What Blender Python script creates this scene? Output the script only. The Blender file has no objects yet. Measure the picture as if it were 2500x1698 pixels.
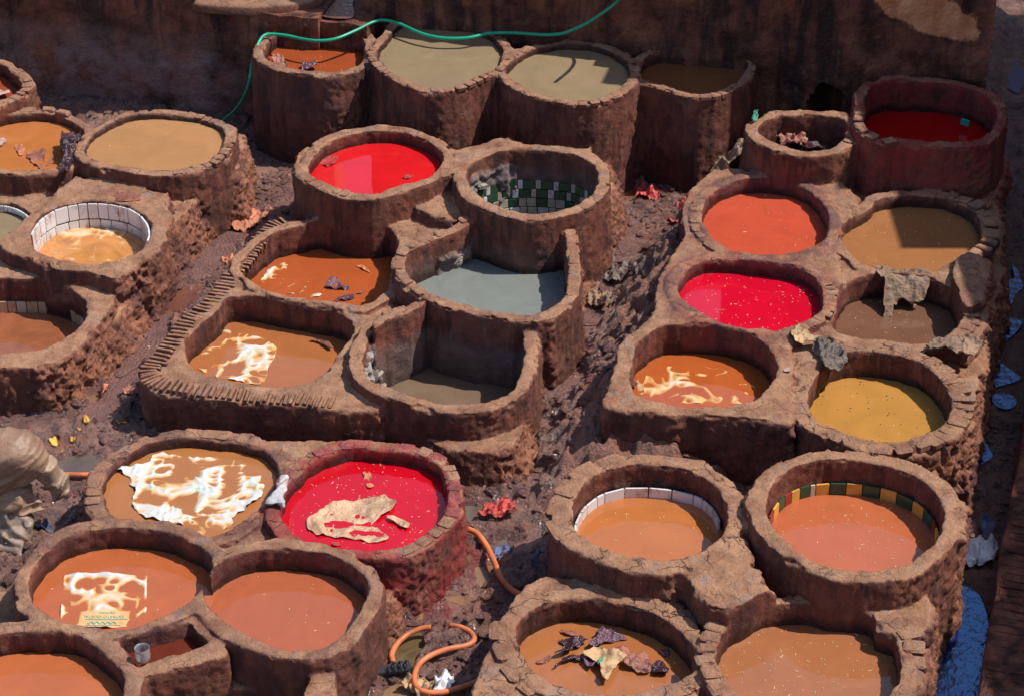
import bpy, math, random, time
import numpy as np
from mathutils import Vector, Matrix
T0 = time.time()
R = random.Random(7)
S = bpy.context.scene
COL = S.collection
rad = math.radians

# ------------------------------------------------------------------ camera, sky, sun, exposure
F, PITCH, CH = 5200.0, rad(31.73), 9.7
cam = bpy.data.cameras.new('camera'); camo = bpy.data.objects.new('camera', cam); COL.objects.link(camo)
cam.sensor_width = 36.0; cam.lens = 36.0 * F / 2500.0; cam.clip_start = 0.1; cam.clip_end = 500
camo.location = (0, 0, CH); camo.rotation_euler = (rad(90) - PITCH, 0, 0)
S.camera = camo
SUN_EL, SUN_AZ = rad(57), rad(4)            # azimuth counted from +X towards +Y
W = bpy.data.worlds.new('World'); S.world = W; W.use_nodes = True
nt = W.node_tree; bg = nt.nodes['Background']
sky = nt.nodes.new('ShaderNodeTexSky'); sky.sky_type = 'NISHITA'; sky.sun_disc = False
sky.sun_elevation = SUN_EL; sky.sun_rotation = rad(90) - SUN_AZ
sky.air_density = 1.0; sky.dust_density = 1.0; sky.ozone_density = 1.5
nt.links.new(sky.outputs[0], bg.inputs[0]); bg.inputs[1].default_value = 0.135
sl = bpy.data.lights.new('sun', 'SUN'); so = bpy.data.objects.new('sun', sl); COL.objects.link(so)
sl.energy = 4.4; sl.angle = rad(0.5); sl.color = (1.0, 0.94, 0.85)
sd = Vector((math.cos(SUN_EL) * math.cos(SUN_AZ), math.cos(SUN_EL) * math.sin(SUN_AZ), math.sin(SUN_EL)))
so.rotation_euler = sd.to_track_quat('Z', 'Y').to_euler(); so.location = (10, 15, 15)
S.view_settings.view_transform = 'Standard'; S.view_settings.look = 'None'
S.view_settings.exposure = 0.17; S.view_settings.gamma = 1.0
S.render.engine = 'CYCLES'; S.cycles.use_denoising = True
S.cycles.max_bounces = 6; S.cycles.caustics_reflective = False; S.cycles.caustics_refractive = False

# ------------------------------------------------------------------ helpers: tracing, curves, noise
ZM = 2.8175
def at(px, py, z):
    """3D point at height z seen at a pixel of the 2500 px wide photograph."""
    u = (px - 1250) / F; v = (849 - py) / F
    d = (u, math.cos(PITCH) + v * math.sin(PITCH), -math.sin(PITCH) + v * math.cos(PITCH))
    t = (z - CH) / d[2]
    return (d[0] * t, d[1] * t)
def tr(o, pts, z):
    return np.array([at(o[0] + p[0] / ZM, o[1] + p[1] / ZM, z) for p in pts])
def tr1(o, p, z):
    q = at(o[0] + p[0] / ZM, o[1] + p[1] / ZM, z); return Vector((q[0], q[1], z))
def catmull(P, n=6, closed=True):
    P = np.asarray(P, float); N = len(P); out = []
    rng = range(N) if closed else range(N - 1)
    for i in rng:
        if closed: a, b, c, d = P[(i - 1) % N], P[i], P[(i + 1) % N], P[(i + 2) % N]
        else: a, b, c, d = P[max(i - 1, 0)], P[i], P[i + 1], P[min(i + 2, N - 1)]
        for k in range(n):
            t = k / n
            out.append(0.5 * ((2 * b) + (-a + c) * t + (2 * a - 5 * b + 4 * c - d) * t * t + (-a + 3 * b - 3 * c + d) * t ** 3))
    if not closed: out.append(P[-1])
    return np.array(out)
def resample(P, n):
    Q = np.vstack([P, P[:1]]); L = np.r_[0, np.cumsum(np.linalg.norm(np.diff(Q, axis=0), axis=1))]
    s = np.linspace(0, L[-1], n, endpoint=False)
    return np.stack([np.interp(s, L, Q[:, k]) for k in range(Q.shape[1])], 1)
def _h(x, y, z, seed):
    n = (x.astype(np.int64) * 374761393 + y.astype(np.int64) * 668265263 + z.astype(np.int64) * 1440662683 + seed * 1274126177) & 0xffffffff
    n = ((n ^ (n >> 13)) * 1274126177) & 0xffffffff
    n = n ^ (n >> 16)
    return (n & 0xffff).astype(np.float32) / 32767.5 - 1.0
def vn(x, y, z=None, f=1.0, seed=0):
    """value noise, -1..1"""
    x = np.asarray(x, np.float32) * f; y = np.asarray(y, np.float32) * f
    if z is None:
        xi = np.floor(x); yi = np.floor(y); fx = x - xi; fy = y - yi
        fx = fx * fx * (3 - 2 * fx); fy = fy * fy * (3 - 2 * fy); k = np.zeros_like(xi)
        a = _h(xi, yi, k, seed); b = _h(xi + 1, yi, k, seed); c = _h(xi, yi + 1, k, seed); d = _h(xi + 1, yi + 1, k, seed)
        return (a + (b - a) * fx) * (1 - fy) + (c + (d - c) * fx) * fy
    z = np.asarray(z, np.float32) * f
    xi = np.floor(x); yi = np.floor(y); zi = np.floor(z); fx = x - xi; fy = y - yi; fz = z - zi
    fx = fx * fx * (3 - 2 * fx); fy = fy * fy * (3 - 2 * fy); fz = fz * fz * (3 - 2 * fz)
    def L(zz):
        a = _h(xi, yi, zz, seed); b = _h(xi + 1, yi, zz, seed); c = _h(xi, yi + 1, zz, seed); d = _h(xi + 1, yi + 1, zz, seed)
        return (a + (b - a) * fx) * (1 - fy) + (c + (d - c) * fx) * fy
    return L(zi) * (1 - fz) + L(zi + 1) * fz
def sstep(a, b, x):
    t = np.clip((x - a) / (b - a), 0, 1); return t * t * (3 - 2 * t)
def sd2(P, X, Y):
    """signed distance to closed polygon P (negative inside)"""
    d = np.full(X.shape, 1e9, np.float32); ins = np.zeros(X.shape, bool)
    Q = np.roll(P, -1, 0)
    for (ax, ay), (bx, by) in zip(P, Q):
        ex, ey = bx - ax, by - ay; wx = X - ax; wy = Y - ay
        t = np.clip((wx * ex + wy * ey) / (ex * ex + ey * ey + 1e-12), 0, 1)
        d = np.minimum(d, (wx - ex * t) ** 2 + (wy - ey * t) ** 2)
        c = (ay > Y) != (by > Y)
        if ey != 0: ins ^= c & (X < ex * (Y - ay) / ey + ax)
    return np.where(ins, -1, 1) * np.sqrt(d)
def smin(a, b, k):
    h = np.clip(0.5 + 0.5 * (b - a) / k, 0, 1)
    return b + (a - b) * h - k * h * (1 - h)
def smax(a, b, k): return -smin(-a, -b, k)

# ------------------------------------------------------------------ helpers: objects
def lin(c):
    return tuple((x / 255 / 12.92 if x <= 10 else ((x / 255 + 0.055) / 1.055) ** 2.4) for x in c)
def meta(o, label=None, cat=None, group=None, kind=None):
    if label: o['label'] = label
    if cat: o['category'] = cat
    if group: o['group'] = group
    if kind: o['kind'] = kind
    return o
def thing(name, label, cat, loc=(0, 0, 0), group=None):
    o = bpy.data.objects.new(name, None); COL.objects.link(o); o.location = loc; o.empty_display_size = 0.1
    bpy.context.view_layer.update() if False else None
    return meta(o, label, cat, group)
def link(name, me, m=None, parent=None, loc=None):
    o = bpy.data.objects.new(name, me); COL.objects.link(o)
    if m is not None and len(me.materials) == 0: me.materials.append(m)
    if loc is not None: o.location = loc
    if parent is not None:
        o.parent = parent
        o.matrix_parent_inverse = Matrix.Translation(-Vector(parent.location))
    return o
def np_mesh(name, V, Fq, smooth=True, N=None):
    """quads or tris array -> mesh"""
    me = bpy.data.meshes.new(name); V = np.ascontiguousarray(V, np.float32); Fq = np.ascontiguousarray(Fq, np.int32)
    n, k = Fq.shape
    me.vertices.add(len(V)); me.vertices.foreach_set('co', V.ravel())
    me.loops.add(n * k); me.loops.foreach_set('vertex_index', Fq.ravel())
    me.polygons.add(n); me.polygons.foreach_set('loop_start', np.arange(0, n * k, k, dtype=np.int32))
    me.polygons.foreach_set('use_smooth', np.full(n, smooth, bool))
    me.update(calc_edges=True)
    if N is not None: me.normals_split_custom_set_from_vertices(np.asarray(N, np.float32).tolist() if False else N)
    return me
def py_mesh(name, V, Fc, smooth=False):
    me = bpy.data.meshes.new(name); me.from_pydata([tuple(v) for v in V], [], [tuple(f) for f in Fc])
    if smooth: me.polygons.foreach_set('use_smooth', [True] * len(me.polygons))
    me.update(); return me
def add_attr(me, name, A):
    a = me.attributes.new(name, 'FLOAT_COLOR', 'POINT'); a.data.foreach_set('color', np.ascontiguousarray(A, np.float32).ravel())
def tube_mesh(name, pts, r, n=10, closed=False, step=6, cap=True, rfun=None):
    P = catmull(pts, step, closed); V = []; Fc = []
    m = len(P); up = Vector((0, 0, 1))
    for i in range(m):
        a = Vector(P[max(i - 1, 0)]); b = Vector(P[min(i + 1, m - 1)]); t = (b - a).normalized()
        s = t.cross(up)
        s = Vector((1, 0, 0)) if s.length < 1e-3 else s.normalized()
        q = s.cross(t).normalized(); rr = r if rfun is None else rfun(i / (m - 1))
        for k in range(n):
            an = 2 * math.pi * k / n
            V.append(Vector(P[i]) + (s * math.cos(an) + q * math.sin(an)) * rr)
    for i in range(m - 1):
        for k in range(n):
            Fc.append((i * n + k, i * n + (k + 1) % n, (i + 1) * n + (k + 1) % n, (i + 1) * n + k))
    if cap:
        Fc.append(tuple(range(n - 1, -1, -1))); Fc.append(tuple((m - 1) * n + k for k in range(n)))
    return py_mesh(name, V, Fc, True)
def box_mesh(name, seed=0, jit=0.08, bev=0.12):
    """rough stone in a unit cube (-.5...5) with chamfered jittered corners: 24 verts, 44 tris"""
    r = random.Random(seed); V = []; Fc = []; idx = {}
    for sx in (-1, 1):
        for sy in (-1, 1):
            for sz in (-1, 1):
                j = [1 - r.random() * jit * 2 for _ in range(3)]
                for ax in range(3):
                    p = [sx * .5 * j[0], sy * .5 * j[1], sz * .5 * j[2]]
                    for q in range(3):
                        if q != ax: p[q] *= 1 - 2 * bev * r.uniform(.6, 1.4)
                    idx[(sx, sy, sz, ax)] = len(V); V.append(p)
    for ax in range(3):
        o1, o2 = [q for q in range(3) if q != ax]
        for s in (-1, 1):
            f = []
            for a, b in ((-1, -1), (1, -1), (1, 1), (-1, 1)):
                k = [0, 0, 0]; k[ax] = s; k[o1] = a; k[o2] = b; f.append(idx[(*k, ax)])
            Fc.append(f)
        for a in (-1, 1):
            for b in (-1, 1):
                f = []
                for t, w in ((-1, o1), (1, o1), (1, o2), (-1, o2)):
                    k = [0, 0, 0]; k[ax] = t; k[o1] = a; k[o2] = b; f.append(idx[(*k, w)])
                Fc.append(f)
    for sx in (-1, 1):
        for sy in (-1, 1):
            for sz in (-1, 1): Fc.append([idx[(sx, sy, sz, q)] for q in range(3)])
    me = py_mesh(name, V, Fc)
    import bmesh
    bm = bmesh.new(); bm.from_mesh(me); bmesh.ops.recalc_face_normals(bm, faces=bm.faces); bm.to_mesh(me); bm.free()
    return me

# ------------------------------------------------------------------ materials
class NB:
    def __init__(s, name):
        s.m = bpy.data.materials.new(name); s.m.use_nodes = True; s.t = s.m.node_tree
        s.b = s.t.nodes['Principled BSDF']; s.out = s.t.nodes['Material Output']
        s.geo = s.t.nodes.new('ShaderNodeNewGeometry'); s.pos = s.geo.outputs['Position']
    def n(s, t, **k):
        x = s.t.nodes.new(t)
        for a, b in k.items(): setattr(x, a, b)
        return x
    def l(s, a, b): s.t.links.new(a, b)
    def val(s, inp, v):
        if isinstance(v, (int, float)): inp.default_value = v
        elif isinstance(v, tuple): inp.default_value = (*v, 1) if len(v) == 3 else v
        else: s.l(v, inp)
    def noise(s, scale, detail=4, rough=.55, vec=None, dist=0.0, out='Fac'):
        x = s.n('ShaderNodeTexNoise'); x.inputs['Scale'].default_value = scale; x.inputs['Detail'].default_value = detail
        x.inputs['Roughness'].default_value = rough; x.inputs['Distortion'].default_value = dist
        s.l(vec or s.pos, x.inputs['Vector']); return x.outputs[out]
    def ramp(s, v, a, b, lo=0.0, hi=1.0):
        x = s.n('ShaderNodeMapRange'); x.clamp = True; s.val(x.inputs['Value'], v)
        x.inputs['From Min'].default_value = a; x.inputs['From Max'].default_value = b
        x.inputs['To Min'].default_value = lo; x.inputs['To Max'].default_value = hi; return x.outputs[0]
    def math(s, op, a, b=0.0, c=None):
        x = s.n('ShaderNodeMath', operation=op); s.val(x.inputs[0], a); s.val(x.inputs[1], b)
        if c is not None: s.val(x.inputs[2], c)
        return x.outputs[0]
    def mix(s, f, a, b, mode='MIX'):
        x = s.n('ShaderNodeMix', data_type='RGBA', blend_type=mode); s.val(x.inputs[0], f)
        s.val(x.inputs[6], a); s.val(x.inputs[7], b); return x.outputs[2]
    def vscale(s, v, sc):
        x = s.n('ShaderNodeMapping'); x.inputs['Scale'].default_value = sc; s.l(v, x.inputs['Vector']); return x.outputs[0]
    def bump(s, h, strength, dist, prev=None):
        x = s.n('ShaderNodeBump'); x.inputs['Strength'].default_value = strength; x.inputs['Distance'].default_value = dist
        s.l(h, x.inputs['Height'])
        if prev is not None: s.l(prev, x.inputs['Normal'])
        return x.outputs[0]
    def done(s, col, rough, nrm=None, spec=0.5):
        s.val(s.b.inputs['Base Color'], col); s.val(s.b.inputs['Roughness'], rough)
        s.val(s.b.inputs['Specular IOR Level'], spec)
        if nrm is not None: s.l(nrm, s.b.inputs['Normal'])
        return s.m

def masonry_mat(name, attr=True, dark=1.0):
    b = NB(name)
    big = b.noise(1.1, 3); mid = b.noise(5.5, 6, .62); fine = b.noise(38, 5, .65); grit = b.noise(150, 3, .6)
    dust = b.mix(b.ramp(mid, .32, .70), (.31, .170, .098), (.47, .290, .180))
    dust = b.mix(b.ramp(fine, .45, .75, 0, .35), dust, (.22, .10, .062)); dust = b.mix(b.ramp(b.noise(3.1, 7, .68), .52, .64, 0, .75), dust, (.235, .095, .058)); dust = b.mix(b.ramp(b.noise(4.3, 6, .66), .56, .63, 0, .6), dust, (.30, .235, .20))
    clay = b.mix(b.ramp(mid, .3, .7), (.115, .037, .026), (.25, .092, .060))
    clay = b.mix(b.ramp(fine, .4, .8, 0, .5), clay, (.10, .042, .032))
    # tops keep pale dust; clay of upright faces is darkened to deepen their shade
    sep = b.n('ShaderNodeSeparateXYZ'); b.l(b.geo.outputs['Normal'], sep.inputs[0])
    upf = b.ramp(b.math('ADD', sep.outputs[2], b.math('MULTIPLY', b.math('SUBTRACT', mid, .5), .6)), .45, .8)
    col = b.mix(upf, clay, dust)
    # grey worn patches and dark drips
    st = b.noise(3.2, 7, .7, b.vscale(b.pos, (1.6, 1.6, .45)))
    col = b.mix(b.math('MULTIPLY', b.ramp(st, .50, .58, 0, .8), b.ramp(upf, 0, 1, 1, .35)), col, (.060, .026, .024))
    drp = b.noise(1.0, 7, .68, b.vscale(b.pos, (7, 7, 1.5)), .5); dmk = b.ramp(b.noise(1.9, 3), .42, .58)
    col = b.mix(b.math('MULTIPLY', b.math('MULTIPLY', b.ramp(drp, .52, .60, 0, .7), dmk), b.ramp(upf, 0, 1, 1, 0)), col, (.055, .024, .024))
    col = b.mix(b.math('MULTIPLY', b.ramp(drp, .42, .34, 0, .25), b.ramp(upf, 0, 1, 1, 0)), col, (.36, .19, .145))
    st2 = b.noise(2.3, 6, .65)
    col = b.mix(b.ramp(st2, .56, .66, 0, .4), col, (.30, .17, .125))
    psz = b.n('ShaderNodeSeparateXYZ'); b.l(b.pos, psz.inputs[0])
    damp = b.math('ADD', b.ramp(psz.outputs[2], .75, .0), b.math('MULTIPLY', b.math('SUBTRACT', b.noise(2.1, 6, .65), .5), 2.2))  # noisy darkening towards the foot of upright faces
    col = b.mix(b.math('MULTIPLY', b.ramp(damp, .45, .75, 0, .75), b.ramp(upf, 0, 1, 1, 0)), col, (.045, .018, .015))
    rou = .85
    vor = b.n('ShaderNodeTexVoronoi', feature='DISTANCE_TO_EDGE'); vor.inputs['Scale'].default_value = 4.6
    wv = b.n('ShaderNodeVectorMath', operation='MULTIPLY_ADD')
    b.l(b.noise(4.5, 5, .6, out='Color'), wv.inputs[0]); wv.inputs[1].default_value = (.30, .30, .30); b.l(b.pos, wv.inputs[2])
    b.l(wv.outputs[0], vor.inputs['Vector'])
    crack = b.math('MULTIPLY', b.ramp(vor.outputs['Distance'], 0.0, .022, 1, 0), b.ramp(b.noise(6, 4), .42, .56))
    cm = b.ramp(b.noise(1.7, 4), .46, .58)
    if attr:
        at_ = b.n('ShaderNodeAttribute', attribute_name='mask'); sx = b.n('ShaderNodeSeparateColor'); b.l(at_.outputs['Color'], sx.inputs[0])
        wet, ear, dye, crk = sx.outputs[0], sx.outputs[1], sx.outputs[2], at_.outputs['Alpha']
        earth = b.mix(b.ramp(mid, .35, .68), (.085, .028, .022), (.33, .145, .085))
        earth = b.mix(b.ramp(fine, .45, .65, 0, .8), earth, (.42, .20, .12)); earth = b.mix(b.ramp(b.noise(2.4, 5, .6), .52, .62, 0, .7), earth, (.10, .045, .05))
        col = b.mix(b.math('MULTIPLY', ear, .9), col, earth)
        grey = b.mix(b.ramp(mid, .35, .7), (.14, .12, .12), (.28, .25, .235))
        att2 = b.n('ShaderNodeAttribute', attribute_name='tone'); s2 = b.n('ShaderNodeSeparateColor'); b.l(att2.outputs['Color'], s2.inputs[0])
        col = b.mix(s2.outputs[0], col, grey)
        dn = b.math('MULTIPLY', dye, b.ramp(b.noise(4.0, 6, .65), .36, .60))
        col = b.mix(b.math('MULTIPLY', dn, .9), col, b.mix(mid, (.20, .02, .026), (.36, .045, .05)))
        # purple-black soaked stain
        pn = b.math('MULTIPLY', s2.outputs[1], b.ramp(b.noise(5.0, 6, .6), .42, .55))
        col = b.mix(b.math('MULTIPLY', pn, .8), col, (.10, .055, .062))
        wn = b.math('MULTIPLY', wet, b.ramp(b.noise(9, 5), .25, .6, .55, 1))
        col = b.mix(wn, col, (.035, .016, .013))
        rou = b.ramp(wn, .3, 1.0, .85, .28)
        crack = b.math('MULTIPLY', crack, b.math('MAXIMUM', b.math('MULTIPLY', cm, .35), crk))
        crack = b.math('MULTIPLY', crack, b.ramp(sep.outputs[2], .2, .6, .35, 1))
    else:
        oi = b.n('ShaderNodeObjectInfo')
        col = b.mix(b.ramp(oi.outputs['Random'], 0, 1, 0, .5), col, (.24, .135, .10))
        crack = b.math('MULTIPLY', crack, .25)
    col = b.mix(b.math('MULTIPLY', crack, .85), col, (.03, .016, .012))
    h = b.math('ADD', b.math('MULTIPLY', mid, b.ramp(upf, 0, 1, .35, .7)), b.math('MULTIPLY', fine, b.ramp(upf, 0, 1, .3, .5)))
    h = b.math('ADD', h, b.math('MULTIPLY', grit, .12))
    pit = b.ramp(b.noise(55, 4, .7), .62, .70, 0, .6)
    h = b.math('SUBTRACT', h, b.math('MULTIPLY', pit, .25)); col = b.mix(b.math('MULTIPLY', pit, .6), col, (.09, .04, .03))
    h = b.math('SUBTRACT', h, b.math('MULTIPLY', crack, .8))
    n1 = b.bump(h, 1.0, .035)
    col = b.mix(1.0, col, (.97, .87, .83), 'MULTIPLY')
    return b.done(col, rou, n1, .35)
M_MAS = masonry_mat('clay_masonry')
M_STONE = masonry_mat('rim_stone', attr=False)

def wall_mat(name):
    b = NB(name)
    mid = b.noise(3.4, 7, .62); fine = b.noise(26, 6, .65)
    streak = b.noise(3.0, 7, .62, b.vscale(b.pos, (1.5, 1.5, .22)), .4)
    col = b.mix(b.ramp(mid, .38, .64), (.105, .030, .020), (.34, .122, .072))
    col = b.mix(b.ramp(streak, .46, .60, 0, .85), col, (.024, .013, .012))
    sz = b.n('ShaderNodeSeparateXYZ'); b.l(b.pos, sz.inputs[0])
    low = b.math('MULTIPLY', b.ramp(sz.outputs[2], 1.0, .6), b.ramp(b.noise(2.6, 6, .65), .36, .56))
    low = b.math('MULTIPLY', low, b.ramp(sz.outputs[0], -2.6, -3.2))
    col = b.mix(b.math('MULTIPLY', low, .9), col, (.34, .22, .20))
    pale = b.math('MULTIPLY', b.ramp(b.noise(5.5, 6, .7), .56, .68), b.ramp(sz.outputs[2], 1.2, 2.0, .55, .15))
    col = b.mix(pale, col, (.27, .13, .08))
    # patch of reflected sunlight painted in orange near the wall's right end
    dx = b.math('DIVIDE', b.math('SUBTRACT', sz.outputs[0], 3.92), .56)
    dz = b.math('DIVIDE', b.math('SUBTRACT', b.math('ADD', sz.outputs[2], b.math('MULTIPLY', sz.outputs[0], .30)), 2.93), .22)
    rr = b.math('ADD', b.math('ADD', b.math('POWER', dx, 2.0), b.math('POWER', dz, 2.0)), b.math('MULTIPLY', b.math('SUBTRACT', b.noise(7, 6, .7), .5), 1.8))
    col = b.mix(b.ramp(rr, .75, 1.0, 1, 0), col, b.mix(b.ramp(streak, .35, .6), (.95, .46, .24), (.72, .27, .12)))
    h = b.math('ADD', b.math('MULTIPLY', mid, 1.0), b.math('MULTIPLY', fine, .9))
    return b.done(col, b.ramp(streak, .45, .6, .8, .5), b.bump(h, 1.0, .05), .35)
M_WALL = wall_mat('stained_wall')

def mud_mat():
    b = NB('wet_mud'); b.b.inputs['IOR'].default_value = 1.65
    mid = b.noise(6, 8, .68); fine = b.noise(34, 6, .7); big = b.noise(1.4, 4)
    col = b.mix(b.ramp(mid, .35, .66), (.095, .040, .032), (.42, .200, .145))
    col = b.mix(b.ramp(b.noise(2.6, 6, .7), .55, .68, 0, .7), col, (.36, .12, .065))
    col = b.mix(b.ramp(fine, .5, .75, 0, .5), col, (.50, .33, .28))
    att = b.n('ShaderNodeAttribute', attribute_name='mask'); sx = b.n('ShaderNodeSeparateColor'); b.l(att.outputs['Color'], sx.inputs[0])
    col = b.mix(b.math('MULTIPLY', sx.outputs[1], b.ramp(mid, .3, .5, .4, .9)), col, b.mix(b.ramp(fine, .4, .65), (.17, .055, .032), (.45, .165, .085)))
    col = b.mix(b.math('MULTIPLY', sx.outputs[2], b.ramp(mid, .4, .6)), col, (.36, .04, .04))
    wet = b.math('MAXIMUM', b.math('MULTIPLY', b.ramp(b.noise(2.2, 5, .6), .38, .52), b.math('SUBTRACT', 1.0, sx.outputs[1])), sx.outputs[0])
    col = b.mix(b.math('MULTIPLY', wet, .35), col, (.11, .07, .07))
    h = b.math('ADD', b.math('MULTIPLY', mid, 1.0), b.math('MULTIPLY', fine, .45))
    return b.done(col, b.ramp(wet, 0, 1, .6, .09), b.bump(b.math('ADD', h, b.math('MULTIPLY', b.noise(110, 3), .22)), 1.0, .07), .7)
M_MUD = mud_mat()

def liquid_mat(name, srgb, k=1.25, swirl=.12, rough=.03):
    b = NB(name); c = tuple(min(x / k, .8) for x in lin(srgb)); lu = .3 * c[0] + .6 * c[1] + .1 * c[2]; c = tuple((x * .93 + lu * .07) * .90 for x in c) if c[1] > .04 else c
    sw = b.noise(2.2, 4, .6, dist=1.4)
    col = b.mix(b.ramp(sw, .35, .65), tuple(x * (1 - swirl) for x in c), tuple(min(x * (1 + swirl), .85) for x in c))
    h = b.noise(4, 2, .4)
    b.b.inputs['IOR'].default_value = 1.62
    return b.done(col, rough, b.bump(h, .04, .01), .5)
def plain(name, c, rough=.6, bumpk=.3, bs=40, var=.25, spec=.4, dist=.01):
    b = NB(name); n = b.noise(bs, 5, .6); n2 = b.noise(bs / 6, 4, .6)
    col = b.mix(b.ramp(n2, .35, .65), tuple(x * (1 - var) for x in c), tuple(min(1, x * (1 + var)) for x in c))
    return b.done(col, rough, b.bump(n, bumpk, dist), spec)

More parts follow.
